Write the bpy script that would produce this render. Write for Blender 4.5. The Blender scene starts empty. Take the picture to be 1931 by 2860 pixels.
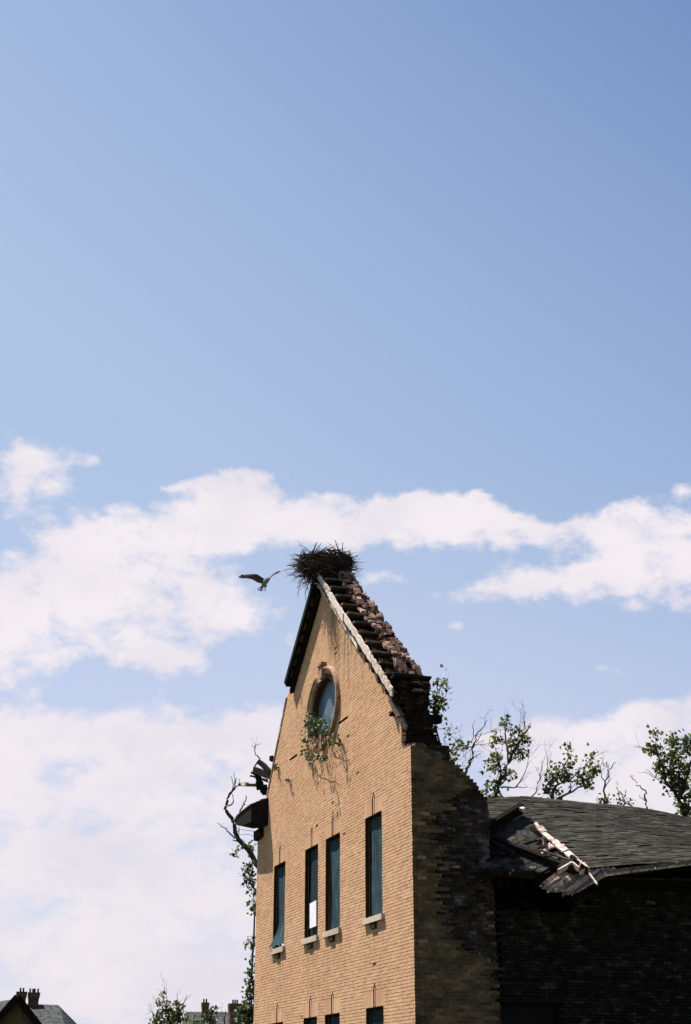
import bpy, math, random
import numpy as np
from mathutils import Vector, Matrix

random.seed(7)
rng = np.random.default_rng(11)
scene = bpy.context.scene
COL = scene.collection

# ------------------------------------------------------------------ camera
FPX, CXP, CYP = 4000.0, 965.5, 1430.0            # focal length and centre in photograph pixels
PITCH = math.atan(1620 / FPX)
HEAD = math.radians(72.06)
CAM = np.array([24.342, -9.137, 1.6])
FH = np.array([-math.sin(HEAD), math.cos(HEAD)])
RH = np.array([math.cos(HEAD), math.sin(HEAD)])
cam = bpy.data.cameras.new('camera')
cam.sensor_fit = 'VERTICAL'; cam.sensor_height = 36.0
cam.lens = 36.0 * FPX / 2860.0
cam.clip_end = 6000
camo = bpy.data.objects.new('camera', cam); COL.objects.link(camo)
camo.location = CAM; camo.rotation_euler = (math.pi / 2 + PITCH, 0, HEAD)
scene.camera = camo

def ray(u, v):
    x = (u - CXP) / FPX; y = (CYP - v) / FPX
    fw = math.cos(PITCH) - y * math.sin(PITCH); up = math.sin(PITCH) + y * math.cos(PITCH)
    h = RH * x + FH * fw
    return np.array([h[0], h[1], up])
def at(u, v, **k):
    """a point of the photograph put at its place: on the plane x=, y=, z= or at depth d="""
    r = ray(u, v); (ax, val), = k.items()
    if ax == 'd': return CAM + r * val
    i = 'xyz'.index(ax); return CAM + r * ((val - CAM[i]) / r[i])
def onplane(u, v, p0, n):
    r = ray(u, v); return CAM + r * (np.dot(p0 - CAM, n) / np.dot(r, n))

# ------------------------------------------------------------------ light
SUN = np.array([-1.27, -1.0, 2.95]); SUN /= np.linalg.norm(SUN)
SUN_EL = math.asin(SUN[2])
sl = bpy.data.lights.new('sun', 'SUN'); sl.energy = 5.0; sl.angle = math.radians(0.53); sl.color = (1.0, 0.93, 0.82)
so = bpy.data.objects.new('sun', sl); COL.objects.link(so)
so.rotation_euler = Vector(SUN).to_track_quat('Z', 'Y').to_euler()
so.location = (-30, -30, 60)
scene.view_settings.view_transform = 'Standard'
scene.view_settings.look = 'None'
scene.view_settings.exposure = 1.2
scene.view_settings.gamma = 1.0

# ------------------------------------------------------------------ node helpers
class NT:
    def __init__(s, tree): s.t = tree; s.n = tree.nodes; s.l = tree.links
    def node(s, typ, **k):
        nd = s.n.new(typ)
        for a, b in k.items(): setattr(nd, a, b)
        return nd
    def put(s, sock, val):
        if isinstance(val, bpy.types.NodeSocket): s.l.new(val, sock)
        elif val is not None: sock.default_value = val
    def math(s, op, a, b=None, c=None, clamp=False):
        nd = s.node('ShaderNodeMath', operation=op); nd.use_clamp = clamp
        for i, v in enumerate((a, b, c)): s.put(nd.inputs[i], v)
        return nd.outputs[0]
    def vec(s, op, a, b=None, c=None, out=0):
        nd = s.node('ShaderNodeVectorMath', operation=op)
        for i, v in enumerate((a, b, c)):
            if v is not None: s.put(nd.inputs[i], v)
        return nd.outputs[out]
    def noise(s, vec, scale, detail=4, rough=0.55, dist=0.0, dim='3D'):
        nd = s.node('ShaderNodeTexNoise', noise_dimensions=dim)
        if vec is not None: s.put(nd.inputs['Vector'], vec)
        nd.inputs['Scale'].default_value = scale; nd.inputs['Detail'].default_value = detail
        nd.inputs['Roughness'].default_value = rough; nd.inputs['Distortion'].default_value = dist
        return nd.outputs[0]
    def ramp(s, fac, stops, interp='LINEAR'):
        nd = s.node('ShaderNodeValToRGB'); s.put(nd.inputs[0], fac)
        cr = nd.color_ramp; cr.interpolation = interp
        while len(cr.elements) < len(stops): cr.elements.new(0.5)
        for el, (p, c) in zip(cr.elements, stops):
            el.position = p
            el.color = (c, c, c, 1) if isinstance(c, (int, float)) else (*c[:3], 1)
        return nd.outputs[0]
    def mix(s, fac, a, b, typ='MIX'):
        nd = s.node('ShaderNodeMix', data_type='RGBA', blend_type=typ)
        s.put(nd.inputs[0], fac)
        for sock, v in ((nd.inputs[6], a), (nd.inputs[7], b)):
            s.put(sock, (*v, 1) if isinstance(v, tuple) and len(v) == 3 else v)
        return nd.outputs[2]
    def maprange(s, v, a, b, c=0.0, d=1.0, smooth=False):
        nd = s.node('ShaderNodeMapRange'); nd.interpolation_type = 'SMOOTHSTEP' if smooth else 'LINEAR'
        s.put(nd.inputs[0], v)
        for i, x in enumerate((a, b, c, d)): s.put(nd.inputs[i + 1], x)
        return nd.outputs[0]

# ------------------------------------------------------------------ sky
world = bpy.data.worlds.new('World'); scene.world = world; world.use_nodes = True
W = NT(world.node_tree); W.n.clear()
sky = W.node('ShaderNodeTexSky', sky_type='NISHITA'); sky.sun_disc = False
sky.sun_elevation = SUN_EL
sky.sun_rotation = math.atan2(SUN[0], SUN[1])
sky.altitude = 0; sky.air_density = 1.0; sky.dust_density = 0.6; sky.ozone_density = 1.4
tc = W.node('ShaderNodeTexCoord'); D = tc.outputs['Generated']
fx = W.vec('DOT_PRODUCT', D, (RH[0], RH[1], 0), out=1)
ff = W.vec('DOT_PRODUCT', D, (FH[0], FH[1], 0), out=1)
sep = W.node('ShaderNodeSeparateXYZ'); W.l.new(D, sep.inputs[0]); up = sep.outputs[2]
azm = W.math('ARCTAN2', fx, ff); elv = W.math('ARCSINE', up)
def azel(u, v):
    r = ray(u, v); r = r / np.linalg.norm(r)
    return math.atan2(r[0] * RH[0] + r[1] * RH[1], r[0] * FH[0] + r[1] * FH[1]), math.asin(r[2])
wob = W.node('ShaderNodeTexNoise'); W.l.new(D, wob.inputs['Vector'])
wob.inputs['Scale'].default_value = 12; wob.inputs['Detail'].default_value = 6; wob.inputs['Roughness'].default_value = 0.6
comb = W.node('ShaderNodeCombineXYZ'); W.l.new(azm, comb.inputs[0]); W.l.new(elv, comb.inputs[1])
off = W.vec('MULTIPLY_ADD', wob.outputs[1], (0.075, 0.05, 0), (-0.0375, -0.025, 0))
P2 = W.vec('ADD', comb.outputs[0], off)
CLOUDS = [  # centre and half size (photograph pixels give the bearing and height), weight
    (70, 1300, 170, 105, 1.15), (255, 1300, 60, 25, .5), (500, 1352, 80, 20, .6), (650, 1345, 85, 40, .75), (300, 1330, 40, 14, .4),
    (300, 1540, 200, 80, .85), (570, 1470, 170, 75, .9), (830, 1445, 200, 62, .95), (1080, 1432, 190, 60, .95),
    (1310, 1440, 120, 52, .85), (1460, 1470, 180, 50, 1.05), (1000, 1520, 130, 45, .45),
    (1760, 1470, 140, 72, .9), (1930, 1500, 110, 90, .8), (1600, 1610, 180, 66, .95), (1820, 1650, 140, 95, .9), (1935, 1372, 50, 36, .7),
    (1330, 1650, 140, 30, .55), (1060, 1620, 70, 26, .5), (1265, 1755, 40, 22, .75),
    (200, 1660, 270, 110, .9), (500, 1690, 230, 110, .85), (60, 1800, 170, 100, .8), (640, 1720, 130, 50, .4), (430, 1800, 150, 42, .6),
    (810, 1790, 80, 45, .55),
    (40, 2010, 130, 90, .85), (120, 2190, 230, 120, .75), (520, 2080, 240, 80, .85), (420, 2230, 300, 110, .6), (720, 2110, 160, 80, .6),
    (1700, 2090, 240, 90, .8), (1880, 1990, 130, 60, .75), (1420, 2110, 170, 70, .65), (1700, 2230, 400, 100, .6),
    (340, 2450, 90, 80, .6), (620, 2480, 200, 120, .6), (260, 2660, 440, 110, .7), (100, 2440, 240, 80, .6), (350, 2810, 460, 70, .6), (620, 2330, 180, 80, .5), (330, 1950, 110, 30, .3), (150, 2300, 260, 60, .45), (225, -5, 50, 16, .75), (760, 1345, 50, 26, .6), (865, 1330, 34, 18, .5), (935, 1372, 40, 20, .5), (1130, 1395, 60, 22, .5), (1350, 1400, 40, 22, .45), (1700, 1890, 50, 24, .55), (1120, 1600, 60, 22, .4), (118, 500, 24, 12, .35),
]
acc = W.maprange(elv, math.radians(29), math.radians(9), -0.42, 0.24)      # more cover towards the horizon, everywhere
big = W.noise(D, 2.3, 2, 0.5)
outside = W.maprange(W.math('ABSOLUTE', azm), 0.26, 0.5, 0.0, 1.0)          # the same kind of cover goes on all round
cov = W.maprange(big, 0.5, 0.68, 0.0, 0.75)
low = W.maprange(elv, math.radians(30), math.radians(18), 0.0, 1.0)
acc = W.math('MULTIPLY_ADD', W.math('MULTIPLY', cov, low), outside, acc)
for (u, v, ru, rv, w) in CLOUDS:
    a, e = azel(u, v); a2, e2 = azel(u + ru, v); a3, e3 = azel(u, v - rv)
    sa, se = 1.15 * math.hypot(a2 - a, (e2 - e)), 1.15 * (e3 - e)
    q = W.vec('MULTIPLY_ADD', P2, (1 / sa, 1 / se, 0), (-a / sa, -e / se, 0))
    g = W.math('EXPONENT', W.math('MULTIPLY', W.vec('DOT_PRODUCT', q, q, out=1), -1.0))
    acc = W.math('MULTIPLY_ADD', g, w, acc)
acc = W.math('MINIMUM', acc, 0.86)
DS = W.vec('MULTIPLY', D, (1.0, 1.0, 1.7))
fb = W.noise(DS, 15, 11, 0.65, 0.12)
fb2 = W.noise(DS, 5.5, 5, 0.5)
tot = W.math('ADD', acc, W.math('MULTIPLY', W.math('SUBTRACT', fb, 0.5), 2.1))
tot = W.math('ADD', tot, W.math('MULTIPLY', W.math('SUBTRACT', fb2, 0.5), 0.55))
puff = W.math('ABSOLUTE', W.math('SUBTRACT', W.noise(DS, 24, 4, 0.5), 0.5))
tot = W.math('ADD', tot, W.math('MULTIPLY_ADD', puff, 1.5, -0.12))
dens = W.maprange(tot, 0.30, 0.90, 0.0, 1.0, True)
thick = W.maprange(tot, 0.5, 1.5, 0.0, 1.0, True)
gain = W.node('ShaderNodeMix', data_type='RGBA', blend_type='MULTIPLY'); gain.inputs[0].default_value = 1
W.l.new(sky.outputs[0], gain.inputs[6]); gain.inputs[7].default_value = (0.88, 1.02, 1.18, 1)
# thin milky haze: a wide aureole round the sun that thickens towards the horizon
sdot = W.vec('DOT_PRODUCT', D, tuple(SUN), out=1)
hz = W.math('ADD', W.math('MULTIPLY_ADD', sdot, 1.8, 0.37), W.math('MULTIPLY', elv, -0.037 * 57.3))
hz = W.math('MAXIMUM', W.math('MINIMUM', W.math('MAXIMUM', hz, 0.0), 0.62), W.maprange(elv, math.radians(27), math.radians(4), 0.0, 0.9))
hcol = W.mix(W.maprange(elv, math.radians(25), math.radians(11), 0.0, 1.0, True), (4.85, 5.75, 7.15), (6.5, 6.45, 7.4))
HAZY = W.mix(hz, gain.outputs[2], hcol)
shade = W.noise(DS, 11, 5, 0.55, 0.3)
shm = W.math('MULTIPLY', W.maprange(shade, 0.40, 0.70, 0.0, 1.0, True), 0.55)
shm = W.math('ADD', shm, W.maprange(elv, math.radians(18), math.radians(8), 0.0, 0.35, True), clamp=True)      # far cloud low down is seen through more air
ccol = W.mix(shm, (8.2, 7.55, 7.85), (6.75, 6.35, 7.05))
SKYMIX = W.mix(W.math('MULTIPLY', dens, 0.93), HAZY, ccol)
bg = W.node('ShaderNodeBackground'); bg.inputs[1].default_value = 0.05
W.l.new(SKYMIX, bg.inputs[0])
wo = W.node('ShaderNodeOutputWorld'); W.l.new(bg.outputs[0], wo.inputs[0])
world.cycles.sampling_method = 'MANUAL'; world.cycles.sample_map_resolution = 256
scene.cycles.max_bounces = 5; scene.cycles.diffuse_bounces = 3
# ------------------------------------------------------------------ mesh helpers
class MB:
    def __init__(s): s.v = []; s.f = []; s.m = []; s.t = []; s.n = 0
    def add(s, verts, faces, mat=0, tint=None):
        o = s.n
        s.v.extend([tuple(map(float, p)) for p in verts]); s.n += len(verts)
        tv = random.random() if tint is None else tint
        for f in faces:
            s.f.append(tuple(i + o for i in f)); s.m.append(mat); s.t.append(tv)
    def box(s, a, b, mat=0, tint=None, jit=0.0):
        x0, y0, z0 = a; x1, y1, z1 = b
        vs = [(x0, y0, z0), (x1, y0, z0), (x1, y1, z0), (x0, y1, z0), (x0, y0, z1), (x1, y0, z1), (x1, y1, z1), (x0, y1, z1)]
        if jit: vs = [tuple(c + random.uniform(-jit, jit) for c in p) for p in vs]
        s.add(vs, BOXF, mat, tint)
    def hexa(s, vs, mat=0, tint=None): s.add(vs, BOXF, mat, tint)
    def tube(s, pts, radii, sides=5, mat=0, tint=None, cap=True):
        pts = [np.array(p, float) for p in pts]; n = len(pts)
        if np.isscalar(radii): radii = [radii] * n
        vs = []; fs = []
        for i in range(n):
            d = pts[min(i + 1, n - 1)] - pts[max(i - 1, 0)]; d = d / (np.linalg.norm(d) + 1e-9)
            a = np.cross(d, (0, 0, 1) if abs(d[2]) < 0.9 else (1, 0, 0)); a /= np.linalg.norm(a); b = np.cross(d, a)
            for k in range(sides):
                th = 2 * math.pi * k / sides
                vs.append(pts[i] + radii[i] * (a * math.cos(th) + b * math.sin(th)))
        for i in range(n - 1):
            for k in range(sides):
                k2 = (k + 1) % sides
                fs.append((i * sides + k, i * sides + k2, (i + 1) * sides + k2, (i + 1) * sides + k))
        if cap:
            fs.append(tuple(range(sides))[::-1]); fs.append(tuple(range((n - 1) * sides, n * sides)))
        s.add(vs, fs, mat, tint)
    def board(s, a, b, wdir, w, t, mat=0, tint=None, jit=0.0):
        """plank from a to b, width w along wdir, thickness t"""
        a = np.array(a, float); b = np.array(b, float); d = (b - a) / np.linalg.norm(b - a)
        wd = np.array(wdir, float); wd = wd - d * np.dot(wd, d); wd /= np.linalg.norm(wd); td = np.cross(d, wd)
        vs = []
        for e, pnt in ((0, a), (1, b)):
            for sw, st in ((-1, -1), (1, -1), (1, 1), (-1, 1)):
                vs.append(pnt + wd * sw * w / 2 + td * st * t / 2 + (d * random.uniform(-jit, jit) if jit else 0))
        s.add(vs, [(0, 3, 2, 1), (4, 5, 6, 7), (0, 1, 5, 4), (1, 2, 6, 5), (2, 3, 7, 6), (3, 0, 4, 7)], mat, tint)
    def build(s, name, mats, parent=None, smooth=False, kind=None):
        me = bpy.data.meshes.new(name)
        me.from_pydata(s.v, [], s.f); me.update()
        for m in (mats if isinstance(mats, (list, tuple)) else [mats]): me.materials.append(m)
        me.polygons.foreach_set('material_index', s.m)
        at_ = me.attributes.new('tint', 'FLOAT', 'FACE'); at_.data.foreach_set('value', s.t)
        if smooth: me.polygons.foreach_set('use_smooth', [True] * len(s.f))
        o = bpy.data.objects.new(name, me); COL.objects.link(o)
        if parent is not None: o.parent = parent
        if kind: o['kind'] = kind
        return o
BOXF = [(0, 3, 2, 1), (4, 5, 6, 7), (0, 1, 5, 4), (1, 2, 6, 5), (2, 3, 7, 6), (3, 0, 4, 7)]
def empty(name, loc, label, cat, group=None):
    o = bpy.data.objects.new(name, None); COL.objects.link(o); o.location = loc; o.empty_display_size = 0.2
    o['label'] = label; o['category'] = cat
    if group: o['group'] = group
    return o
def tag(o, label, cat, group=None):
    o['label'] = label; o['category'] = cat
    if group: o['group'] = group
    return o
def keep(o, parent):
    """parent an object built in world coordinates to an Empty that stands elsewhere"""
    o.parent = parent; o.matrix_parent_inverse = Matrix.Translation(parent.location).inverted(); return o
def rnd3(s=1.0): return np.array([random.gauss(0, s), random.gauss(0, s), random.gauss(0, s)])

# ------------------------------------------------------------------ materials
def material(name, stops, rough=0.85, scale=6.0, detail=5, tintw=0.6, noisew=0.6, bump=0.3, bscale=40.0, stretch=(1, 1, 1), trans=0.0, extra=None, spec=0.03):
    m = bpy.data.materials.new(name); m.use_nodes = True
    T = NT(m.node_tree); T.n.clear()
    out = T.node('ShaderNodeOutputMaterial'); bs = T.node('ShaderNodeBsdfPrincipled')
    geo = T.node('ShaderNodeNewGeometry'); pos = geo.outputs['Position']
    att = T.node('ShaderNodeAttribute', attribute_name='tint'); oi = T.node('ShaderNodeObjectInfo')
    tv = T.math('FRACT', T.math('ADD', att.outputs['Fac'], oi.outputs['Random']))
    sp = T.vec('MULTIPLY', pos, stretch)
    nz = T.noise(sp, scale, detail, 0.6)
    nzc = T.maprange(nz, 0.28, 0.72, -0.5, 0.5)
    fac = T.math('ADD', T.math('MULTIPLY', T.math('SUBTRACT', tv, 0.5), tintw), T.math('MULTIPLY_ADD', nzc, noisew, 0.5), clamp=True)
    col = T.ramp(fac, stops)
    if extra: col = extra(T, col, pos, tv)
    T.put(bs.inputs['Base Color'], col)
    bs.inputs['Roughness'].default_value = rough
    bs.inputs['Specular IOR Level'].default_value = spec
    if bump:
        bn = T.node('ShaderNodeBump'); bn.inputs['Strength'].default_value = bump; bn.inputs['Distance'].default_value = 0.02
        T.put(bn.inputs['Height'], T.noise(sp, bscale, 4, 0.6)); T.put(bs.inputs['Normal'], bn.outputs[0])
    sh = bs.outputs[0]
    if trans:
        tr = T.node('ShaderNodeBsdfTranslucent'); T.put(tr.inputs[0], T.mix(1.0, col, (1.25, 1.2, 0.55), 'MULTIPLY'))
        mx = T.node('ShaderNodeMixShader'); mx.inputs[0].default_value = trans
        T.l.new(sh, mx.inputs[1]); T.l.new(tr.outputs[0], mx.inputs[2]); sh = mx.outputs[0]
    T.l.new(sh, out.inputs[0])
    return m

def front_stains(T, col, pos, tv):
    s = T.node('ShaderNodeSeparateXYZ'); T.put(s.inputs[0], pos); x, z = s.outputs[0], s.outputs[2]
    # broad uneven weathering, yellower low down and pinker above, as clay batches
    big = T.noise(T.vec('MULTIPLY', pos, (1, 1, 1.6)), 0.8, 4, 0.6)
    col = T.mix(T.maprange(big, 0.35, 0.68, 0.0, 0.75), col, T.mix(1.0, col, (0.82, 0.78, 0.72), 'MULTIPLY'))
    pk = T.noise(T.vec('MULTIPLY', pos, (1, 1, 1.3)), 1.7, 3, 0.5)
    col = T.mix(T.maprange(pk, 0.42, 0.66, 0.0, 0.5), col, T.mix(1.0, col, (1.0, 0.90, 1.12), 'MULTIPLY'))
    # rain streaks of soot running down from the top of the gable
    d = T.math('SUBTRACT', T.math('MULTIPLY_ADD', x, -0.80, 8.35), z)
    st = T.noise(T.vec('MULTIPLY', pos, (7, 1, 0.55)), 1.0, 5, 0.62)
    m1 = T.math('MULTIPLY', T.maprange(d, 2.3, 0.5, 0, 1, True), T.maprange(x, -2.2, -3.6, 0, 1, True))
    m1 = T.math('MULTIPLY', m1, T.maprange(x, -5.45, -5.0, 0, 1, True))
    sf = T.math('MULTIPLY', T.maprange(st, 0.46, 0.62, 0, 0.75, True), m1)
    col = T.mix(sf, col, (0.10, 0.095, 0.08))
    # thin general streaks and soot specks
    s2 = T.noise(T.vec('MULTIPLY', pos, (9, 1, 0.5)), 1.0, 4, 0.6)
    col = T.mix(T.maprange(s2, 0.56, 0.76, 0, 0.4), col, (0.2, 0.16, 0.11))
    # rust and damp below the sills
    for (wa, wb) in WINX_:
        for zs in (4.57,):
            mx = T.math('MULTIPLY', T.maprange(x, wa - .15, wa + .1, 0, 1, True), T.maprange(x, wb + .3, wb + .05, 0, 1, True))
            mz = T.math('MULTIPLY', T.maprange(z, zs - 1.5, zs - .1, 0, 1, True), T.maprange(z, zs + .02, zs, 0, 1))
            mm = T.math('MULTIPLY', T.math('MULTIPLY', mx, mz), T.maprange(s2, 0.42, 0.66, 0, 0.6, True))
            col = T.mix(mm, col, (0.25, 0.16, 0.09))
    return col
WINX_ = [(-9.42, -8.42), (-6.80, -5.80), (-5.25, -4.25), (-2.63, -1.63)]
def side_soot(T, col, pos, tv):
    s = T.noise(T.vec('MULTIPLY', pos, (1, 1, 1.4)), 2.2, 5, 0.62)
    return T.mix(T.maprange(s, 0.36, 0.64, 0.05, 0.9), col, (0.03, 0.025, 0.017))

BRICK_STOPS = [(0.0, (0.37, 0.22, 0.137)), (0.3, (0.475, 0.296, 0.18)), (0.55, (0.52, 0.332, 0.20)), (0.8, (0.56, 0.362, 0.22)), (1.0, (0.60, 0.405, 0.252))]
M = {}
M['brick'] = material('buff_brick', BRICK_STOPS, 0.9, 30, 4, 0.5, 0.4, 0.25, 90, extra=front_stains)
M['brick_side'] = material('shaded_sooty_brick', [(0, (0.09, 0.060, 0.032)), (0.5, (0.155, 0.105, 0.056)), (1, (0.22, 0.155, 0.085))], 0.92, 14, 4, 0.8, 0.5, 0.3, 90, extra=side_soot)  # buff brick darkened for the wall's shade, plus soot patches
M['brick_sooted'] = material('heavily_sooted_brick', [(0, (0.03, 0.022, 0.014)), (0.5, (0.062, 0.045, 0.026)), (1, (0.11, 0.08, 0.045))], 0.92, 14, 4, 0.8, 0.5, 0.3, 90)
M['mortar'] = material('dark_mortar', [(0, (0.16, 0.10, 0.064)), (1, (0.30, 0.19, 0.12))], 0.95, 9, 5, 0.2, 0.9, 0.4, 60)
M['shade_dark'] = material('painted_shade', [(0, (0.02, 0.015, 0.01)), (1, (0.045, 0.032, 0.02))], 0.95, 9, 5, 0.2, 0.9, 0.4, 60)  # dark colour stands in for shade on window jambs and sill brackets
M['backing'] = material('rough_backing_brick', [(0, (0.006, 0.0055, 0.005)), (0.45, (0.012, 0.0105, 0.009)), (0.8, (0.020, 0.017, 0.0145)), (1, (0.042, 0.038, 0.034))], 0.95, 5, 6, 0.7, 0.8, 0.6, 45)  # near-black base also carries the wing wall's deep shade
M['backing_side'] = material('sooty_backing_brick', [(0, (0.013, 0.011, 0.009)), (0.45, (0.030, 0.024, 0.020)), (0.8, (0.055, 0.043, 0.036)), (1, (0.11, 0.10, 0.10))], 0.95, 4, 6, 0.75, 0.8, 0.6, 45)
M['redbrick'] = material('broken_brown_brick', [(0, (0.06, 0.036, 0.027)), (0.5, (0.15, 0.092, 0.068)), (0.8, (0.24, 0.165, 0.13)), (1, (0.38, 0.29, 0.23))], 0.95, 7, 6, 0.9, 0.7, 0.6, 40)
M['core'] = material('dark_core_brick', [(0, (0.009, 0.007, 0.006)), (0.7, (0.022, 0.013, 0.010)), (1, (0.05, 0.028, 0.02))], 0.95, 6, 6, 0.6, 0.7, 0.5, 40)
M['palewood'] = material('bleached_board', [(0, (0.13, 0.095, 0.08)), (0.35, (0.36, 0.28, 0.24)), (0.6, (0.52, 0.43, 0.38)), (1, (0.66, 0.58, 0.53))], 0.9, 4, 6, 0.45, 1.0, 0.6, 14, stretch=(3, 3, 3))
M['rustwood'] = material('red_brown_board', [(0, (0.07, 0.04, 0.032)), (0.5, (0.20, 0.13, 0.105)), (1, (0.40, 0.30, 0.26))], 0.9, 6, 6, 0.7, 0.9, 0.6, 22)
M['greywood'] = material('weathered_timber', [(0, (0.05, 0.04, 0.034)), (0.5, (0.13, 0.10, 0.085)), (1, (0.26, 0.20, 0.17))], 0.9, 8, 6, 0.6, 0.8, 0.5, 30)
M['darkwood'] = material('charred_timber', [(0, (0.005, 0.004, 0.004)), (0.6, (0.012, 0.010, 0.009)), (1, (0.032, 0.024, 0.020))], 0.9, 8, 6, 0.6, 0.8, 0.5, 30)
M['dentil'] = material('brown_block_and_shade', [(0, (0.03, 0.016, 0.012)), (1, (0.085, 0.05, 0.038))], 0.85, 12, 4)
M['bluepaint'] = material('dark_painted_moulding', [(0, (0.008, 0.008, 0.010)), (1, (0.022, 0.022, 0.027))], 0.7, 12, 4)
M['terracotta'] = material('terracotta_moulding', [(0, (0.17, 0.10, 0.068)), (0.5, (0.31, 0.20, 0.14)), (1, (0.43, 0.31, 0.23))], 0.85, 7, 5, 0.5, 0.7, 0.3, 50)
M['stone'] = material('pale_stone_sill', [(0, (0.26, 0.21, 0.165)), (0.5, (0.40, 0.33, 0.27)), (1, (0.50, 0.43, 0.37))], 0.9, 18, 6, 0.3, 0.9, 0.4, 80)
def streaks(T, col, pos, tv):
    s = T.noise(T.vec('MULTIPLY', pos, (14, 1, 0.9)), 1.0, 6, 0.7)
    c = T.mix(T.maprange(s, 0.44, 0.60, 0, 0.9), col, (0.012, 0.020, 0.026))
    f = T.noise(pos, 60, 3, 0.6)
    return T.mix(T.maprange(f, 0.5, 0.8, 0, 0.35), c, (0.06, 0.11, 0.12))
M['tarp'] = material('blue_green_sheeting', [(0, (0.013, 0.030, 0.039)), (0.5, (0.026, 0.056, 0.068)), (1, (0.05, 0.092, 0.104))], 0.75, 3, 6, 0.1, 1.0, 0.25, 25, extra=streaks, spec=0.06)
M['tarpdark'] = material('dark_sheeting', [(0, (0.005, 0.009, 0.012)), (0.6, (0.010, 0.020, 0.026)), (1, (0.028, 0.052, 0.062))], 0.75, 3, 6, 0.1, 1.0, 0.25, 25, extra=streaks, spec=0.06)
M['blueglass'] = material('dusty_blue_pane', [(0, (0.018, 0.042, 0.062)), (0.5, (0.042, 0.085, 0.12)), (1, (0.12, 0.18, 0.22))], 0.55, 4, 6, 0.1, 1.0, 0.15, 20, spec=0.4)
M['white'] = material('white_board', [(0, (0.60, 0.58, 0.64)), (1, (0.74, 0.71, 0.78))], 0.8, 3, 4, 0.1, 0.8, 0.05)
M['black'] = material('near_black', [(0, (0.006, 0.007, 0.007)), (1, (0.016, 0.016, 0.016))], 0.95, 3, 3)
def moss(T, col, pos, tv):
    s = T.noise(T.vec('MULTIPLY', pos, (1.2, 0.5, 1)), 1.6, 5, 0.65)
    c = T.mix(T.maprange(s, 0.45, 0.68, 0, 0.7), col, T.mix(1.0, col, (0.45, 0.45, 0.45), 'MULTIPLY'))
    s2 = T.noise(pos, 3.1, 4, 0.6)
    return T.mix(T.maprange(s2, 0.62, 0.75, 0, 0.5), c, (0.035, 0.024, 0.018))
M['shingle'] = material('weathered_shingle', [(0, (0.014, 0.0128, 0.011)), (0.5, (0.034, 0.0315, 0.027)), (1, (0.066, 0.062, 0.053))], 0.9, 5, 6, 0.55, 0.8, 0.5, 40, extra=moss)
M['slate'] = material('slate_roof', [(0, (0.03, 0.034, 0.034)), (1, (0.085, 0.09, 0.09))], 0.8, 6, 6, 0.5, 0.8, 0.4, 12)
M['farbrick'] = material('far_buff_brick', [(0, (0.06, 0.042, 0.026)), (1, (0.13, 0.09, 0.058))], 0.9, 8, 6, 0.6, 0.8, 0.4, 12)
M['iron'] = material('dark_iron', [(0, (0.02, 0.018, 0.017)), (1, (0.06, 0.05, 0.045))], 0.7, 20, 3)
M['bark'] = material('grey_bark', [(0, (0.045, 0.035, 0.030)), (1, (0.12, 0.095, 0.085))], 0.9, 20, 5)
M['twig'] = material('nest_stick', [(0, (0.022, 0.018, 0.016)), (0.7, (0.06, 0.048, 0.042)), (1, (0.13, 0.11, 0.10))], 0.9, 20, 4, 1.0, 0.3, 0)
LEAF = [(0, (0.020, 0.036, 0.012)), (0.45, (0.052, 0.080, 0.026)), (0.8, (0.115, 0.14, 0.048)), (1, (0.21, 0.215, 0.085))]
M['leaf'] = material('broad_leaf', LEAF, 0.5, 1.5, 3, 0.95, 0.3, 0, trans=0.42, spec=0.4)
M['ivy'] = material('ivy_leaf', [(0, (0.014, 0.032, 0.011)), (0.6, (0.034, 0.062, 0.019)), (1, (0.085, 0.115, 0.038))], 0.5, 1.5, 3, 0.95, 0.3, 0, trans=0.25, spec=0.45)
M['ground'] = material('rough_grass_ground', [(0, (0.030, 0.040, 0.016)), (0.5, (0.05, 0.065, 0.028)), (1, (0.10, 0.085, 0.05))], 0.95, 0.4, 8, 0.0, 1.0, 0.5, 5)
M['feather_dark'] = material('dark_brown_feather', [(0, (0.028, 0.020, 0.016)), (1, (0.085, 0.062, 0.05))], 0.8, 25, 4, 0.8, 0.6, 0)
M['feather_mid'] = material('barred_feather', [(0, (0.07, 0.05, 0.038)), (1, (0.20, 0.15, 0.12))], 0.8, 30, 4, 0.8, 0.6, 0)
M['feather_pale'] = material('pale_feather', [(0, (0.10, 0.09, 0.08)), (1, (0.26, 0.23, 0.20))], 0.8, 20, 4, 0.5, 0.8, 0)

# ------------------------------------------------------------------ ground
g = MB(); N = 24
for i in range(N):
    for j in range(N):
        q = lambda a: math.copysign(abs(a) ** 2.2, a) * 2500
        xs = [q(2 * (i + k) / N - 1) for k in (0, 1)]; ys = [q(2 * (j + k) / N - 1) for k in (0, 1)]
        g.add([(xs[0], ys[0], 0), (xs[1], ys[0], 0), (xs[1], ys[1], 0), (xs[0], ys[1], 0)], [(0, 1, 2, 3)], 0, 0.5)
go = g.build('ground', M['ground']); go['kind'] = 'structure'

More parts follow.
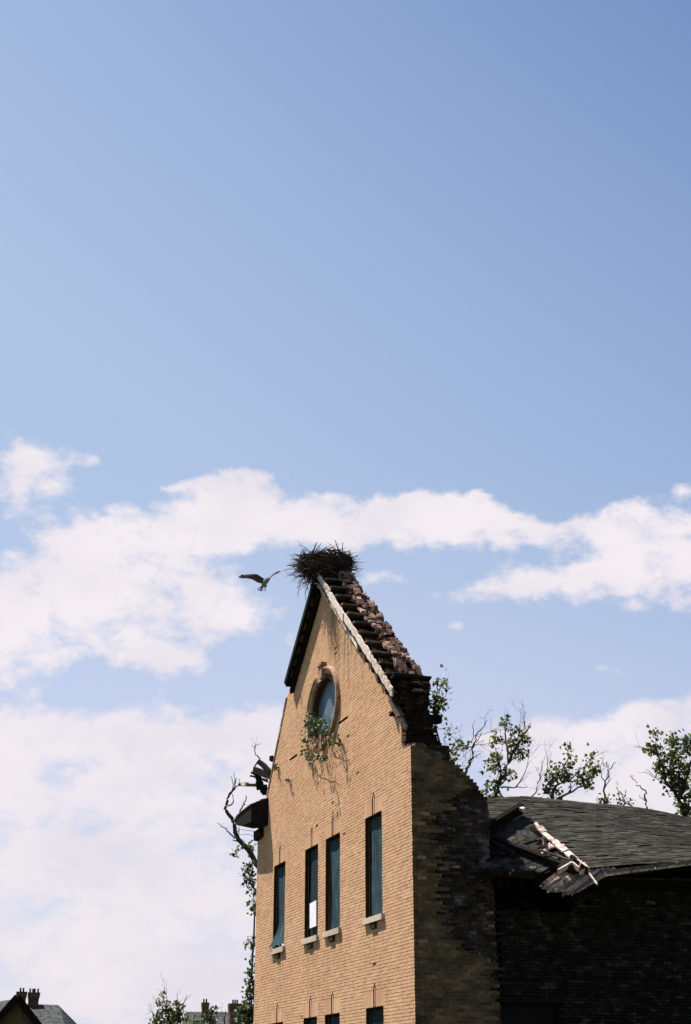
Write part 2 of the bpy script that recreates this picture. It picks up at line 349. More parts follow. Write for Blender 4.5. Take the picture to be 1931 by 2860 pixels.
# ------------------------------------------------------------------ the ruined building
B = empty('brick_building', (0, 0, 0), 'ruined yellow brick gable building with broken roof and boarded windows', 'building')
CH, BL, JT = 0.060, 0.176, 0.008           # course height, brick pitch, joint
WXL = -11.05
def lerp(a, b, t): return a + (b - a) * t
def interp(z, pts):
    for (z0, x0), (z1, x1) in zip(pts, pts[1:]):
        if z0 <= z <= z1: return lerp(x0, x1, (z - z0) / (z1 - z0 + 1e-9))
    return pts[0][1] if z < pts[0][0] else pts[-1][1]
LEFT = [(0, WXL), (7.95, WXL), (8.33, -10.25), (10.54, -8.47), (12.72, -5.74)]
RIGHT = [(0, 0.0), (7.47, 0.0), (7.471, -0.10), (7.56, -0.40), (7.60, -0.48), (8.09, -0.50), (8.43, -0.86), (8.98, -0.96), (12.72, -5.62)]
WINX = [(-9.42, -8.42), (-6.80, -5.80), (-5.25, -4.25), (-2.63, -1.63)]
OPEN = []                                    # rectangular openings x0,x1,z0,z1
for (a, b) in WINX:
    OPEN += [(a, b, 4.68, 6.60), (a, b, 1.20, 3.06)]
ARCH = [(a - 0.06, b + 0.06, zt, zt + 5 * CH) for (a, b) in WINX for zt in (6.60, 3.06)]
KEYS = [((a + b) / 2 + 0.01, zt) for (a, b) in WINX for zt in (6.60, 3.06)]
KEYR = [(x - 0.09, x + 0.09, z, z + 0.36) for x, z in KEYS] + [(x - 0.035, x + 0.035, z + 0.36, z + 0.42) for x, z in KEYS]
SLOTS = [(-4.40, -3.72, 8.88, 8.93), (-8.20, -7.55, 8.88, 8.93)]
OCX, OCZ, ORX, ORZ = -5.42, 9.53, 0.88, 0.62
def cut(spans, a, b):
    out = []
    for s, e in spans:
        if b <= s or a >= e: out.append((s, e)); continue
        if a > s + 0.01: out.append((s, a))
        if b < e - 0.01: out.append((b, e))
    return out
def front_spans(zc, for_backing=False):
    sp = [(interp(zc, LEFT), interp(zc, RIGHT))]
    if sp[0][1] - sp[0][0] < 0.05: return []
    for a, b, z0, z1 in OPEN:
        if z0 < zc < z1: sp = cut(sp, a, b)
    for a, b, z0, z1 in KEYR + SLOTS:
        if z0 < zc < z1: sp = cut(sp, a, b)
    if not for_backing:
        for a, b, z0, z1 in ARCH:
            if z0 < zc < z1: sp = cut(sp, a, b)
    dz = abs(zc - OCZ)
    if dz < ORZ + 0.1:
        h = (ORX + 0.1) * math.sqrt(max(0, 1 - (dz / (ORZ + 0.1)) ** 2)); sp = cut(sp, OCX - h, OCX + h)
    return sp
fb_ = MB(); bk = MB(); nrow = 0
zc0 = 0.0
while zc0 < 12.70:
    zc = zc0 + CH / 2
    for s, e in front_spans(zc):
        off = (nrow % 2) * BL / 2
        k0 = math.floor((s - off) / BL)
        x = k0 * BL + off
        while x < e:
            x0, x1 = max(s, x) , min(e, x + BL)
            if x1 - x0 > 0.008:
                p = random.uniform(-0.003, 0.002)
                if random.random() < 0.0015: p += random.uniform(0.004, 0.02)      # a spalled face
                jj = random.uniform(-0.002, 0.002)
                a0 = x0 + (0.002 if x0 > s else 0); a1 = x1 - (0.002 if x1 < e else 0)
                # joints in the corner bond have opened near the arris
                if a1 > -0.30 and x1 < e and random.random() < 0.5: a1 -= 0.012
                fb_.box((a0, p, zc0 + 0.0045 + jj), (a1, 0.09, zc0 + CH - 0.0045 + jj), 0)
                if a1 > -0.03: fb_.m[-3] = 1                       # corner brick's end in the side wall's shade-darkened colour
            x += BL
    for s, e in front_spans(zc, True):
        bk.box((s + 0.006, 0.011, zc0), (e - (0.006 if e < -0.01 else 0.10), 0.22, zc0 + CH), 0, 0.5)
    zc0 += CH; nrow += 1
# flat arches of upright bricks over the windows
for (a, b, z0, z1) in ARCH:
    n = 14; wdt = (b - a) / n
    for i in range(n):
        x0 = a + i * wdt; x1 = x0 + wdt
        if min(abs(x0 - (a + b) / 2), abs(x1 - (a + b) / 2)) < 0.075: continue
        sk = ((x0 + x1) / 2 - (a + b) / 2) * 0.05
        fb_.hexa([(x0 + .002, 0, z0), (x1 - .002, 0, z0), (x1 - .002, .09, z0), (x0 + .002, .09, z0),
                  (x0 + .002 + sk, 0, z1 - .004), (x1 - .002 + sk, 0, z1 - .004), (x1 - .002 + sk, .09, z1 - .004), (x0 + .002 + sk, .09, z1 - .004)], 0, random.uniform(0.0, 0.5))
front = bk.build('front_wall', M['mortar'], B)
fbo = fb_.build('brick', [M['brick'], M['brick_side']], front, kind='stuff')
# thin keystones standing in their open slots
ks = MB()
for (x, z) in KEYS:
    k = MB(); k2_ = MB(); k2_.box((x - .09, .205, z), (x + .09, .215, z + .42), 0, .2); k2_.build('slot_back', M['black'], front)
    k3_ = MB()
    for xa, xb in ((x - .072, x - .028), (x + .028, x + .072)): k3_.box((xa, .014, z + .004), (xb, .1, z + .35), 0, .2)
    k3_.box((x - .032, .016, z + .352), (x + .032, .1, z + .41), 0, .2); k3_.build('joint_shade_strip', M['black'], front)  # black strips fill the joints, standing in for shade in the gaps
    k.hexa([(x - .024, .004, z + .01), (x + .024, .004, z + .01), (x + .024, .09, z + .01), (x - .024, .09, z + .01),
            (x - .026, .004, z + .35), (x + .026, .004, z + .35), (x + .026, .09, z + .35), (x - .026, .09, z + .35)], 0, 0.5)
    k.build('keystone', M['brick'], front)

for (a, b, z0, z1) in SLOTS:
    k = MB(); k.box((a - .05, .20, z0 - .05), (b + .05, .215, z1 + .05), 0, .2); k.build('slot_back', M['black'], front)
# windows: boarded sheeting, sill, bracket
def sheet(x0, x1, z0, z1, y, flare=0.0, seed=0):
    mb = MB(); nx, nz = 8, 20; vs = []; r = random.Random(seed)
    ph = r.uniform(0, 6)
    for k in (0, 1):
        for j in range(nz + 1):
            for i in range(nx + 1):
                s, t = i / nx, j / nz
                yy = y + 0.008 * math.sin(s * 9 + ph) + 0.006 * math.sin(t * 7 + s * 4 + ph) + k * 0.015
                xx = lerp(x0, x1, s)
                if flare:
                    w = max(0, 1 - t / 0.28) ** 1.6
                    yy -= flare * w * (1.0 - 0.35 * s); xx += 0.02 * w * math.sin(s * 14)
                zz = lerp(z0, z1, t) + (0.03 * math.sin(s * 17 + ph) * (1 - t) if flare else 0)
                vs.append((xx, yy, zz))
    fs = []; o = (nx + 1) * (nz + 1)
    for j in range(nz):
        for i in range(nx):
            a = j * (nx + 1) + i
            fs.append((a, a + 1, a + nx + 2, a + nx + 1)); fs.append((o + a, o + a + nx + 1, o + a + nx + 2, o + a + 1))
    mb.add(vs, fs, 0, 0.5); return mb
for wi, (a, b) in enumerate(WINX):
    for lvl, (z0, z1) in enumerate(((4.68, 6.60), (1.20, 3.06))):
        dark = (lvl == 0 and wi == 1) or (lvl == 1)
        w = sheet(a, b, z0 + (0.05 if (wi == 0 and lvl == 0) else 0), z1, 0.10, 0.19 if (wi == 0 and lvl == 0) else 0, wi * 3 + lvl).build('window', M['tarpdark' if dark else 'tarp'], B, smooth=True)
        s = MB()
        s.box((a - 0.03, -0.065, z0 - 0.115), (b + 0.09, 0.075, z0), 0, 0.5, 0.004); s.build('sill', M['stone'], w)
        xm = (a + b) / 2 + 0.02
        c = MB(); c.box((xm - 0.15, -0.05, z0 - 0.225), (xm + 0.15, 0.02, z0 - 0.117), 0, 0.5, 0.003); c.build('sill_bracket', M['shade_dark'], w)  # bracket's dark colour stands in for the shadow under the sill
        rv_b = MB(); rv_b.box((a - .004, .006, z0), (a + .014, .0745, z1), 0, .3); rv_b.box((a + .015, .008, z1 - .014), (b, .0745, z1 + .003), 0, .3); rv_b.build('reveal_shade', M['shade_dark'], w)  # thin dark strips painted as the shade on jamb and head
        f = MB()
        for xx in (a + 0.02, b - 0.02): f.box((xx - 0.018, 0.088, z0), (xx + 0.018, 0.12, z1 - 0.002), 0, 0.3)
        f.box((a + 0.04, 0.088, z1 - 0.045), (b - 0.04, 0.12, z1 - 0.003), 0, 0.3); f.build('frame', M['darkwood'], w)
        if lvl == 0 and wi == 1:
            pbl, pbr, pt, pr = at(866, 2593, y=.05), at(884, 2586, y=.05), at(866, 2524, y=.05), at(884, 2514, y=.05)
            n = MB(); n.hexa([(pbl[0], .045, pbl[2]), (pbr[0], .045, pbr[2]), (pbr[0], .056, pbr[2]), (pbl[0], .056, pbl[2]),
                              (pt[0], .045, pt[2]), (pr[0], .045, pr[2]), (pr[0], .056, pr[2]), (pt[0], .056, pt[2])], 0, 0.5)
            n.build('white_panel', M['white'], w)['label'] = 'blank white panel fixed low on the dark boarded window'
        if lvl == 1 and wi in (2, 3):
            n = MB(); n.box((a + 0.22, 0.05, z0 + 0.5), (b - 0.25, 0.06, z1 - 0.33), 0, 0.4, 0.03); n.build('torn_sheet', M['tarp'], w)

# the oval window with its moulded surround
def ell_ring(mb, prof, cx, cz, rx, rz, n=48, a0=0, a1=2 * math.pi, mat=0, tint=0.5):
    vs = []; fs = []; m = len(prof); full = abs(a1 - a0 - 2 * math.pi) < 1e-6
    cnt = n if full else n + 1
    for i in range(cnt):
        th = a0 + (a1 - a0) * i / n
        for (o, y) in prof: vs.append((cx + (rx + o) * math.cos(th), y, cz + (rz + o) * math.sin(th)))
    for i in range(n):
        j = (i + 1) % cnt
        for k in range(m):
            k2 = (k + 1) % m
            fs.append((i * m + k, i * m + k2, j * m + k2, j * m + k))
    if not full:
        fs.append(tuple(range(m))); fs.append(tuple(range((cnt - 1) * m, cnt * m))[::-1])
    mb.add(vs, fs, mat, tint)
pane = MB(); pv = [(OCX + ORX * math.cos(t) * 1.05, 0.13, OCZ + ORZ * math.sin(t) * 1.05) for t in np.linspace(0, 2 * math.pi, 40, endpoint=False)]
pane.add(pv + [(x, 0.15, z) for x, y, z in pv], [tuple(range(40))] + [(i, (i + 1) % 40, 40 + (i + 1) % 40, 40 + i) for i in range(40)], 0, 0.5)
ow = pane.build('oval_window', M['blueglass'], B); ow['label'] = 'oval window with dusty blue pane high in the gable'
prof_in = [(0.0, 0.20), (0.0, 0.0), (0.035, -0.012), (0.045, 0.01), (0.11, 0.01), (0.11, 0.20)]
prof_out = [(0.12, 0.10), (0.12, -0.035), (0.20, -0.045), (0.215, -0.085), (0.26, -0.085), (0.275, -0.03), (0.275, 0.10)]
sr = MB(); ell_ring(sr, prof_in, OCX, OCZ, ORX, ORZ, 56); sr.build('inner_moulding', M['dentil'], ow, smooth=False)  # dark brown stands in for shade inside the oval's rim
for (d0, d1) in ((-4, 74), (76, 103), (117, 176), (184, 248), (262, 282), (300, 355)):
    s = MB(); ell_ring(s, prof_out, OCX, OCZ, ORX, ORZ, 14, math.radians(d0), math.radians(d1)); s.build('surround_segment', M['terracotta'], ow)
for deg, sx, sz in ((90, 0.13, 0.24), (180, 0.17, 0.12), (270, 0.13, 0.22)):
    t = math.radians(deg); k = MB(); r0 = 0.02; r1 = 0.34
    c0 = np.array([OCX + (ORX + r0) * math.cos(t), 0, OCZ + (ORZ + r0) * math.sin(t)]); c1 = np.array([OCX + (ORX + r1) * math.cos(t), 0, OCZ + (ORZ + r1) * math.sin(t)])
    td = np.array([-math.sin(t), 0, math.cos(t)]); w0, w1 = 0.09, 0.13
    vs = []
    for c, wd in ((c0, w0), (c1, w1)):
        for sg, y in ((-1, -.10), (1, -.10), (1, .1), (-1, .1)): vs.append(c + td * wd * sg + np.array([0, y, 0]))
    k.hexa(vs, 0, 0.6)
    kc = c1; k.box((kc[0] - .16, -.13, kc[2] - .03), (kc[0] + .16, .02, kc[2] + .035), 0, 0.4) if deg == 90 else None
    k.build('keyed_block', M['terracotta'], ow)

# ------------------------------------------------------------------ the return wall on the right (faces the camera, in shade)
SIDE_TOP = [(5.25, 1.52), (6.25, 1.57), (6.63, 1.52), (6.80, 1.37), (6.91, 1.25), (7.01, 1.14), (7.18, 0.96), (7.28, 0.79), (7.63, 0.80), (7.68, 0.70), (7.75, 0.55), (7.80, 0.45)]
YEL = [(2.7, 1.60), (3.31, 1.59), (3.61, 1.57), (3.76, 1.37), (4.0, 0.95), (4.21, 0.65), (4.64, 0.49), (5.02, 0.57), (5.35, 0.54), (5.68, 0.55), (6.17, 0.47), (6.35, 0.68), (6.44, 0.77), (6.70, 0.95), (6.85, 1.4)]
side_core = MB(); yl_near = []; yel = []; dark = []
z = 0.0; row = 0
while z < 7.50:
    zc = z + CH / 2
    ymax = interp(zc, SIDE_TOP) if zc > 5.25 else 1.60
    side_core.box((-0.42, 0.10, z), (-0.215, ymax - 0.03, z + CH), 0, 0.5)
    side_core.box((-0.2, 0.095, z), (-0.115, ymax - 0.015, z + CH), 0, 0.5)
    yb = min(ymax, interp(zc, YEL) + random.uniform(-0.16, 0.16)); yb = max(yb, 0.2)
    if zc > 7.25: yb = min(yb, 0.72 - (zc - 7.25) * 1.6)
    off = (row % 2) * BL / 2
    y = -off
    while y < ymax:
        y0, y1 = max(0.0, y), min(ymax, y + BL)
        if y1 - y0 > 0.03:
            if (y0 + y1) / 2 < yb and not (y0 < 0.2 and random.random() < 0.05 and zc > 4):
                yl_near.append(yb - (y0 + y1) / 2 < 0.22) if y1 > 0.12 else None; yel.append((y0 + (JT / 2 if y0 > 0 else 0.0915), y1 - JT / 2, z + JT / 2, z + CH - JT / 2)) if y1 > 0.12 else None
            else: dark.append((y0, y1 - JT / 2, z + JT / 2, z + CH - JT / 2))
        y += BL
    side_core.box((-0.113, 0.0945, z), (-0.012, max(0.1, yb - 0.05), z + CH), 0, 0.5)
    z += CH; row += 1
side = side_core.build('side_wall', M['mortar'], B)
dk = MB()
for (y0, y1, z0, z1) in dark:
    if y0 < 0.1: y0 = 0.1
    if y1 - y0 < 0.02: continue
    p = random.uniform(-0.115, -0.06)
    dk.box((-0.2, y0 + .003, z0 - .003), (p, y1 + random.uniform(-0.004, 0.012), z1 + .002), 0, None, 0.004)
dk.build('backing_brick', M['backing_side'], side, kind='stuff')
# full yellow bricks of this wall: the largest 300 in view are pieces of their own
nearset = {b_ for b_, k_ in zip(yel, yl_near) if k_}
full = [b_ for b_ in yel if b_ not in nearset and abs((b_[1] - b_[0]) - (BL - JT)) < 1e-4 and b_[2] > 2.75]
full.sort(key=lambda b_: (CAM[0]) ** 2 + (CAM[1] - b_[0]) ** 2 + (CAM[2] - b_[2]) ** 2)
single = full[:300]; sset = set(single)
um = MB(); hL, hH = (BL - JT) / 2, (CH - JT) / 2
um.box((-0.10, -hL, -hH), (0.0, hL, hH), 0, 0.0)
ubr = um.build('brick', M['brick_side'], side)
for i, (y0, y1, z0, z1) in enumerate(single):
    o = ubr if i == 0 else ubr.copy()
    if i: COL.objects.link(o)
    o.location = (random.uniform(-0.004, 0.002), (y0 + y1) / 2, (z0 + z1) / 2)
    o.rotation_euler = (random.uniform(-.006, .006), 0, random.uniform(-.012, .012))
sy = MB()
for b_ in yel:
    if b_ in sset: continue
    y0, y1, z0, z1 = b_
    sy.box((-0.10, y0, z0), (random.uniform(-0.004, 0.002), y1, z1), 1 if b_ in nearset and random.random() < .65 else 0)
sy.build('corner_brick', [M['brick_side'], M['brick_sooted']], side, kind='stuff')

# broken pier of dark brick above the corner and the dark core of the gable wall
core = MB(); lit = MB()
z = 7.44
while z < 8.86:
    ymax = interp(z, [(7.44, 0.80), (7.60, 0.80), (7.78, 0.72), (8.06, 0.60), (8.34, 0.58), (8.9, 0.58)]) + random.uniform(-0.03, 0.02)
    xf = -0.44 if z < 8.12 else lerp(-0.50, -0.42, min(1, (z - 8.12) / 0.4))
    if z < 7.62: xf = -0.16 - (z - 7.44) * 1.2
    y = 0.03 + (int(z / CH) % 2) * 0.06
    y = max(0.0, y) if z < 8.4 else -0.02
    while y < ymax:
        y1 = min(ymax, y + random.choice((0.11, 0.17, 0.20)))
        p = random.uniform(-0.05, 0.02)
        core.box((-0.95, y + .004, z + .004), (xf + p, y1 - .004, z + CH - .003), 0, None, 0.005)
        y = y1
    z += CH
# exposed broken top of the lost corner, lit by the sun
for i in range(26):
    x = random.uniform(-0.47, -0.06); zz = 7.44 + (-0.05 - x) * 0.42 + random.uniform(-0.02, 0.05); y = random.uniform(0.0, 0.16)
    lit.box((x - 0.07, y, zz - 0.06), (x + 0.06, y + 0.10, zz), 0, None, 0.012)
def roofline(x): return 8.50 - 0.815 * x
z = 8.62
while z < 12.75:
    xr = (8.50 - z) / 0.815
    xl = interp(z, LEFT) + 0.03
    if xr > xl + 0.1:
        core.box((xl, 0.225, z), (xr - 0.24, 0.50, z + CH - 0.004), 0, 0.3)
        core.box((xl, 0.012 + 0.21, z + 0.001), (xr - 0.50, 0.30, z + CH - 0.001), 0, 0.2)
        y = 0.20 + random.uniform(-0.02, 0.02)
        while y < 0.50:
            y1 = min(0.52 + random.uniform(-0.03, 0.03), y + random.choice((0.10, 0.14, 0.19)))
            xx = xr + random.uniform(-0.16, 0.05)
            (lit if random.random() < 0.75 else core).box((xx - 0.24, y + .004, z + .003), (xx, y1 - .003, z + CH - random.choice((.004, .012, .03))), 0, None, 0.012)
            y = y1
    z += CH
SDIR = np.array([1, 0, -.815]); SDIR /= np.linalg.norm(SDIR); SNRM = np.array([.815, 0, 1]); SNRM /= np.linalg.norm(SNRM)
for i in range(120):
    x = random.uniform(-5.3, -.55); y = random.uniform(.17, .50); c = np.array([x, y, 8.50 - .815 * x]) + SNRM * random.uniform(-.07, .03)
    L, w_, t_ = random.uniform(.10, .32), random.uniform(.07, .17), random.uniform(.03, .08)
    sd = SDIR + rnd3(.16); sd /= np.linalg.norm(sd); yd = np.cross(SNRM + rnd3(.12), sd); yd /= np.linalg.norm(yd); nd = np.cross(sd, yd)
    lit.hexa([c + sd * a * L + yd * b * w_ + nd * h * t_ for a, b, h in ((-.5, -.5, -.5), (.5, -.5, -.5), (.5, .5, -.5), (-.5, .5, -.5), (-.4, -.45, .5), (.45, -.5, .5), (.4, .4, .5), (-.5, .5, .5))], 0)
core.build('dark_core', M['core'], B, kind='stuff')
lit.build('broken_brickwork', M['redbrick'], B, kind='stuff')

# lookout planks along the broken slope: each a step
for i in range(12):
    zt = 12.30 - 0.325 * i
    x = (8.50 - zt) / 0.815
    if x > -0.35: break
    lng = i in (4, 5, 8, 10)
    p = MB()
    p.board((x - 0.22, -0.20, zt), (x - 0.22 + random.uniform(-.02, .02), 0.52 if lng else 0.22 + random.uniform(0, .1), zt + random.uniform(-.02, .01)), (1, 0, 0), 0.40, 0.032, 0, None, 0.02)
    p.build('lookout_plank', M['greywood'], B)
    q = MB(); q.box((x - 0.52, -0.07, zt - 0.30), (x - 0.34, 0.195, zt - 0.03), 0, None, 0.01); q.build('recess_block', M['black'], B)
p = MB(); p.board((-0.62, -0.16, 8.93), (-0.55, 0.58, 8.90), (1, 0, 0), 0.5, 0.06, 0, 0.9, 0.02); p.build('lookout_plank', M['darkwood'], B)
# beam stub poking out of the back of the pier
p = MB(); a = at(1188, 2006, x=-.6); b = at(1228, 2012, x=-.6); p.board(a, b, (0, 0, 1), 0.14, 0.14, 0, None, 0.03); p.build('beam_stub', M['darkwood'], B)
p = MB(); a = at(1094, 1993, y=-.10); b = at(1128, 1996, y=.25); p.board(a, b, (0, 0, 1), 0.09, 0.10, 0, None, 0.03); p.build('beam_stub', M['darkwood'], B)
p = MB(); a = at(1096, 1955, y=-.06); b = at(1118, 2000, y=-.02); p.board(a, b, (0, 1, 0), 0.16, 0.05, 0, .6, 0.03); p.build('broken_board', M['greywood'], B)
p = MB(); a = at(1124, 2008, y=-.02); b = at(1136, 2036, y=.02); p.board(a, b, (1, 0, 0), 0.10, 0.05, 0, .6, 0.03); p.build('broken_board', M['greywood'], B)

# ------------------------------------------------------------------ rakes
def rake_pts(x): return 8.40 - 0.806 * x
RD = np.array([1, 0, -0.806]); RD /= np.linalg.norm(RD); RN = np.array([0.806, 0, 1]); RN /= np.linalg.norm(RN)
def rake_board(mb, x0, x1, zoff, w, y0, y1, wob=0.0, n=14, tint=None):
    """board face along the right rake built of short uneven lengths (broken edges)"""
    xs = np.linspace(x0, x1, n + 1)
    vs = []
    for x in xs:
        e1, e2 = random.uniform(-wob, wob), random.uniform(-wob, wob)
        zt = rake_pts(x) + zoff
        vs += [(x, y0, zt - w + e1), (x, y1, zt - w + e1), (x, y1, zt + e2), (x, y0, zt + e2)]
    fs = [(0, 1, 2, 3), (4 * n + 3, 4 * n + 2, 4 * n + 1, 4 * n)]
    for i in range(n):
        for k in range(4):
            k2 = (k + 1) % 4
            fs.append((4 * i + k, 4 * i + 4 + k, 4 * i + 4 + k2, 4 * i + k2))
    mb.add(vs, fs, 0, tint)
for i, (x0, x1) in enumerate(((-5.30, -4.32), (-4.31, -3.30), (-3.29, -2.45), (-2.44, -1.55), (-1.54, -0.95), (-0.94, -0.34))):
    m = MB(); dz = random.uniform(-.015, .015); rake_board(m, x0, x1, dz, 0.185, -0.24 + random.uniform(-.012, .012), -0.20, 0.026, 9); m.build('fascia_board', M['palewood'], B)
for i, (x0, x1) in enumerate(((-5.62, -4.75), (-4.74, -3.9), (-3.89, -3.1), (-3.08, -2.72))):
    m = MB(); rake_board(m, x0, x1, -0.33 + random.uniform(-.02, .02), 0.17, -0.125, -0.07, 0.028, 9); m.build('bed_moulding', M['palewood'], B)
m = MB(); rake_board(m, -5.5, -0.5, -0.20, 0.12, -0.17, -0.02, 0.02, 20); m.build('soffit_strip', M['darkwood'], B)
m = MB(); rake_board(m, -2.7, -0.95, -0.32, 0.10, -0.07, -0.01, 0.03, 12); m.build('bed_moulding', M['greywood'], B)
# hanging splinters along the rake
for i in range(16):
    x = random.uniform(-5.2, -0.9); z0 = rake_pts(x) - 0.19
    m = MB(); L = random.uniform(0.12, 0.4); m.board((x, -0.17, z0), (x + L * 0.7, -0.15, z0 - L * 0.66), (0, 0, 1), random.uniform(.02, .045), 0.015); m.build('splinter', M['greywood'], B)
# the left rake: dark moulding, soffit and brown blocks between
def lrake(x): return 12.40 + (x + 5.60) * 0.79
LN = np.array([-0.63, 0, 0.77])
m = MB(); m.board((-5.55, -0.20, lrake(-5.55) + .17), (-7.95, -0.20, lrake(-7.95) + .17), (0, 0, 1), 0.13, 0.05, 0, .3, .02); m.build('crown_moulding', M['bluepaint'], B)
m = MB(); m.board((-5.62, -0.09, lrake(-5.62) + .09), (-7.95, -0.09, lrake(-7.95) + .09), (0, 1, 0), 0.21, 0.04, 0, .3, .02); m.build('soffit_board', M['darkwood'], B)
m = MB(); m.board((-5.70, -0.05, lrake(-5.70) - .05), (-7.95, -0.05, lrake(-7.95) - .03), (0, 0, 1), 0.14, 0.07, 0, .3, .02); m.build('bed_moulding', M['darkwood'], B)
for i in range(7):
    x = -5.90 - i * 0.27; m = MB()
    m.board((x, -0.135, lrake(x) + .035), (x - 0.15, -0.135, lrake(x - .15) + .035), (0, 1, 0), 0.06, 0.05, 0, None, .004); m.build('dentil_block', M['dentil'], B)
# coping on the bare lower left edge
m = MB()
for i in range(14):
    z0 = 8.42 + i * 0.15; x0 = interp(z0, LEFT); x1 = interp(z0 + .15, LEFT)
    m.hexa([(x0 - .10, .0 - .015, z0), (x0 + .01, -.015, z0), (x0 + .01, .3, z0), (x0 - .10, .3, z0), (x1 - .10, -.015, z0 + .145), (x1 + .01, -.015, z0 + .145), (x1 + .01, .3, z0 + .145), (x1 - .10, .3, z0 + .145)], 0)
m.build('edge_brick', M['redbrick'], B)

# ------------------------------------------------------------------ eave return at the left corner
XR, YF, ZB = -10.07, -0.43, 7.62
m = MB()
prof = [(-11.80, 8.02, 8.26), (-11.55, 7.90, 8.32), (-11.1, 7.84, 8.34), (-10.6, 7.78, 8.35), (XR, 7.74, 8.36)]
vs = []
for (x, zb, zt) in prof:
    vs += [(x, YF, zb + random.uniform(-.02, .02)), (x, 0.0, zb - .06), (x, 0.0, zt), (x, YF, zt - .20)]
n = len(prof) - 1; fs = [(0, 1, 2, 3), (4 * n + 3, 4 * n + 2, 4 * n + 1, 4 * n)]
for i in range(n):
    for k in range(4):
        k2 = (k + 1) % 4; fs.append((4 * i + k, 4 * i + 4 + k, 4 * i + 4 + k2, 4 * i + k2))
m.add(vs, fs, 0, .4); eave = m.build('eave_return', M['black'], B)
m = MB()
for i in range(10):
    x0 = -11.86 + i * 0.175; x1 = x0 + 0.15; z0 = interp(x0, [(-11.9, 8.20), (-11.55, 8.27), (-11.1, 8.29), (-10.0, 8.31)])
    m.hexa([(x0, YF - .03, z0 - .15), (x1, YF - .03, z0 - .145), (x1, 0.02, z0 + .06), (x0, 0.02, z0 + .05), (x0, YF - .03, z0 - .125), (x1, YF - .03, z0 - .12), (x1, 0.02, z0 + .085), (x0, 0.02, z0 + .075)], 0)
m.build('eave_shingles', M['greywood'], eave)
m = MB(); m.box((WXL - .03, -0.10, 7.45), (-10.45, -0.003, 7.685), 0, .3, .012); m.build('dark_corner_block', M['darkwood'], eave)  # dark block on the wall below the eave return
m = MB()
for i in range(16):
    uu = random.uniform(706, 744); p0 = at(uu, 2252 - (uu - 700) * .42 + random.uniform(-3, 3), y=0.05); s = random.uniform(.015, .05)
    m.box(p0 - s, p0 + s * np.array([1.4, 1, .8]), 0, None, 0.02)
m.build('rubble', M['core'], B, kind='stuff')

# broken rafters and sheathing left of the gable
TIM = [((757, 2160), (725, 2128), .13, .10, .25), ((768, 2128), (757, 2117), .12, .10, .3), ((758, 2170), (713, 2150), .17, .07, .35), ((728, 2205), (716, 2150), .20, .05, .40),
       ((715, 2163), (700, 2157), .06, .05, .55), ((748, 2178), (700, 2167), .05, .05, .6), ((746, 2184), (712, 2172), .04, .04, .65), ((742, 2196), (675, 2190), .09, .09, .45), ((745, 2206), (728, 2202), .14, .14, .4), ((740, 2215), (734, 2204), .12, .12, .35)]
for (p, q, w, t, y) in TIM:
    a = at(*p, y=y + .15); b = at(*q, y=y); m = MB()
    pts = [lerp(a, b, s) + rnd3(.012) for s in (0, .35, .7, 1)]
    for i in range(3): m.board(pts[i], pts[i + 1] + (pts[i + 1] - pts[i]) * .04, (0, 0, 1), w * random.uniform(.85, 1.05), t, 0, .4, .02)
    m.build('broken_rafter', M['black'], B)
m = MB(); a = at(690, 2190, y=.45); b = at(674, 2189, y=.45); m.board(a, b, (0, 0, 1), .10, .10, 0, .9, .02); m.build('split_rafter_end', M['palewood'], B)

# ------------------------------------------------------------------ lower wing with the sagging shingle roof
XW = -0.12
wg = MB(); ws = MB(); z = 0; row = 0
while z < 5.22:
    ytop = 14.0
    y = 1.62 + (row % 2) * .09 if z < 4.6 else 3.2 + (row % 2) * .09
    x1 = ytop
    while y < 9.5:
        y1 = y + .18
        if not (z < 3.06 and y1 > 1.66 and y < 2.78) and not (z > 4.58 and random.random() < .25 and y < 3.5):
            ws.box((XW - .1, y, z + .004), (XW + random.uniform(-.02, .012), y1 - .008, z + CH - .004), 0, None, .003)
        y = y1
    z += CH; row += 1
for (a, b) in (((XW - .4, 1.61, 0), (XW - .105, 1.66, 4.6)), ((XW - .4, 1.66, 3.06), (XW - .105, 2.78, 4.6)), ((XW - .4, 2.78, 0), (XW - .105, 3.2, 4.6)), ((XW - .4, 3.2, 0), (XW - .105, 14, 5.22)),
               ((-9.2, 13.8, 0), (XW - .405, 14, 5.2)), ((-9.2, 1.7, 0), (-9, 13.79, 5.2)), ((-8.9, 1.64, 0), (XW - .41, 1.84, 6.0))):
    wg.box(a, b, 0, .5)
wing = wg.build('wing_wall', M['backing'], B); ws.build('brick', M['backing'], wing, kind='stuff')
m = MB(); m.box((XW - .3, 1.66, 1.0), (XW - .25, 2.78, 3.06), 0, .2); m.build('boarded_opening', M['black'], B)
m = MB(); m.box((XW - .06, 1.60, 3.065), (XW + .03, 2.84, 3.16), 0, .2, .006); m.build('lintel', M['darkwood'], B)
m = MB()
for i in range(16):
    y = 1.6 + i * .1; h = random.uniform(.03, .10); m.box((XW - .3, y, 4.60), (XW - .02, y + .09, 4.60 + h), 0, None, .01)
m.build('broken_wall_top', M['backing'], wing, kind='stuff')

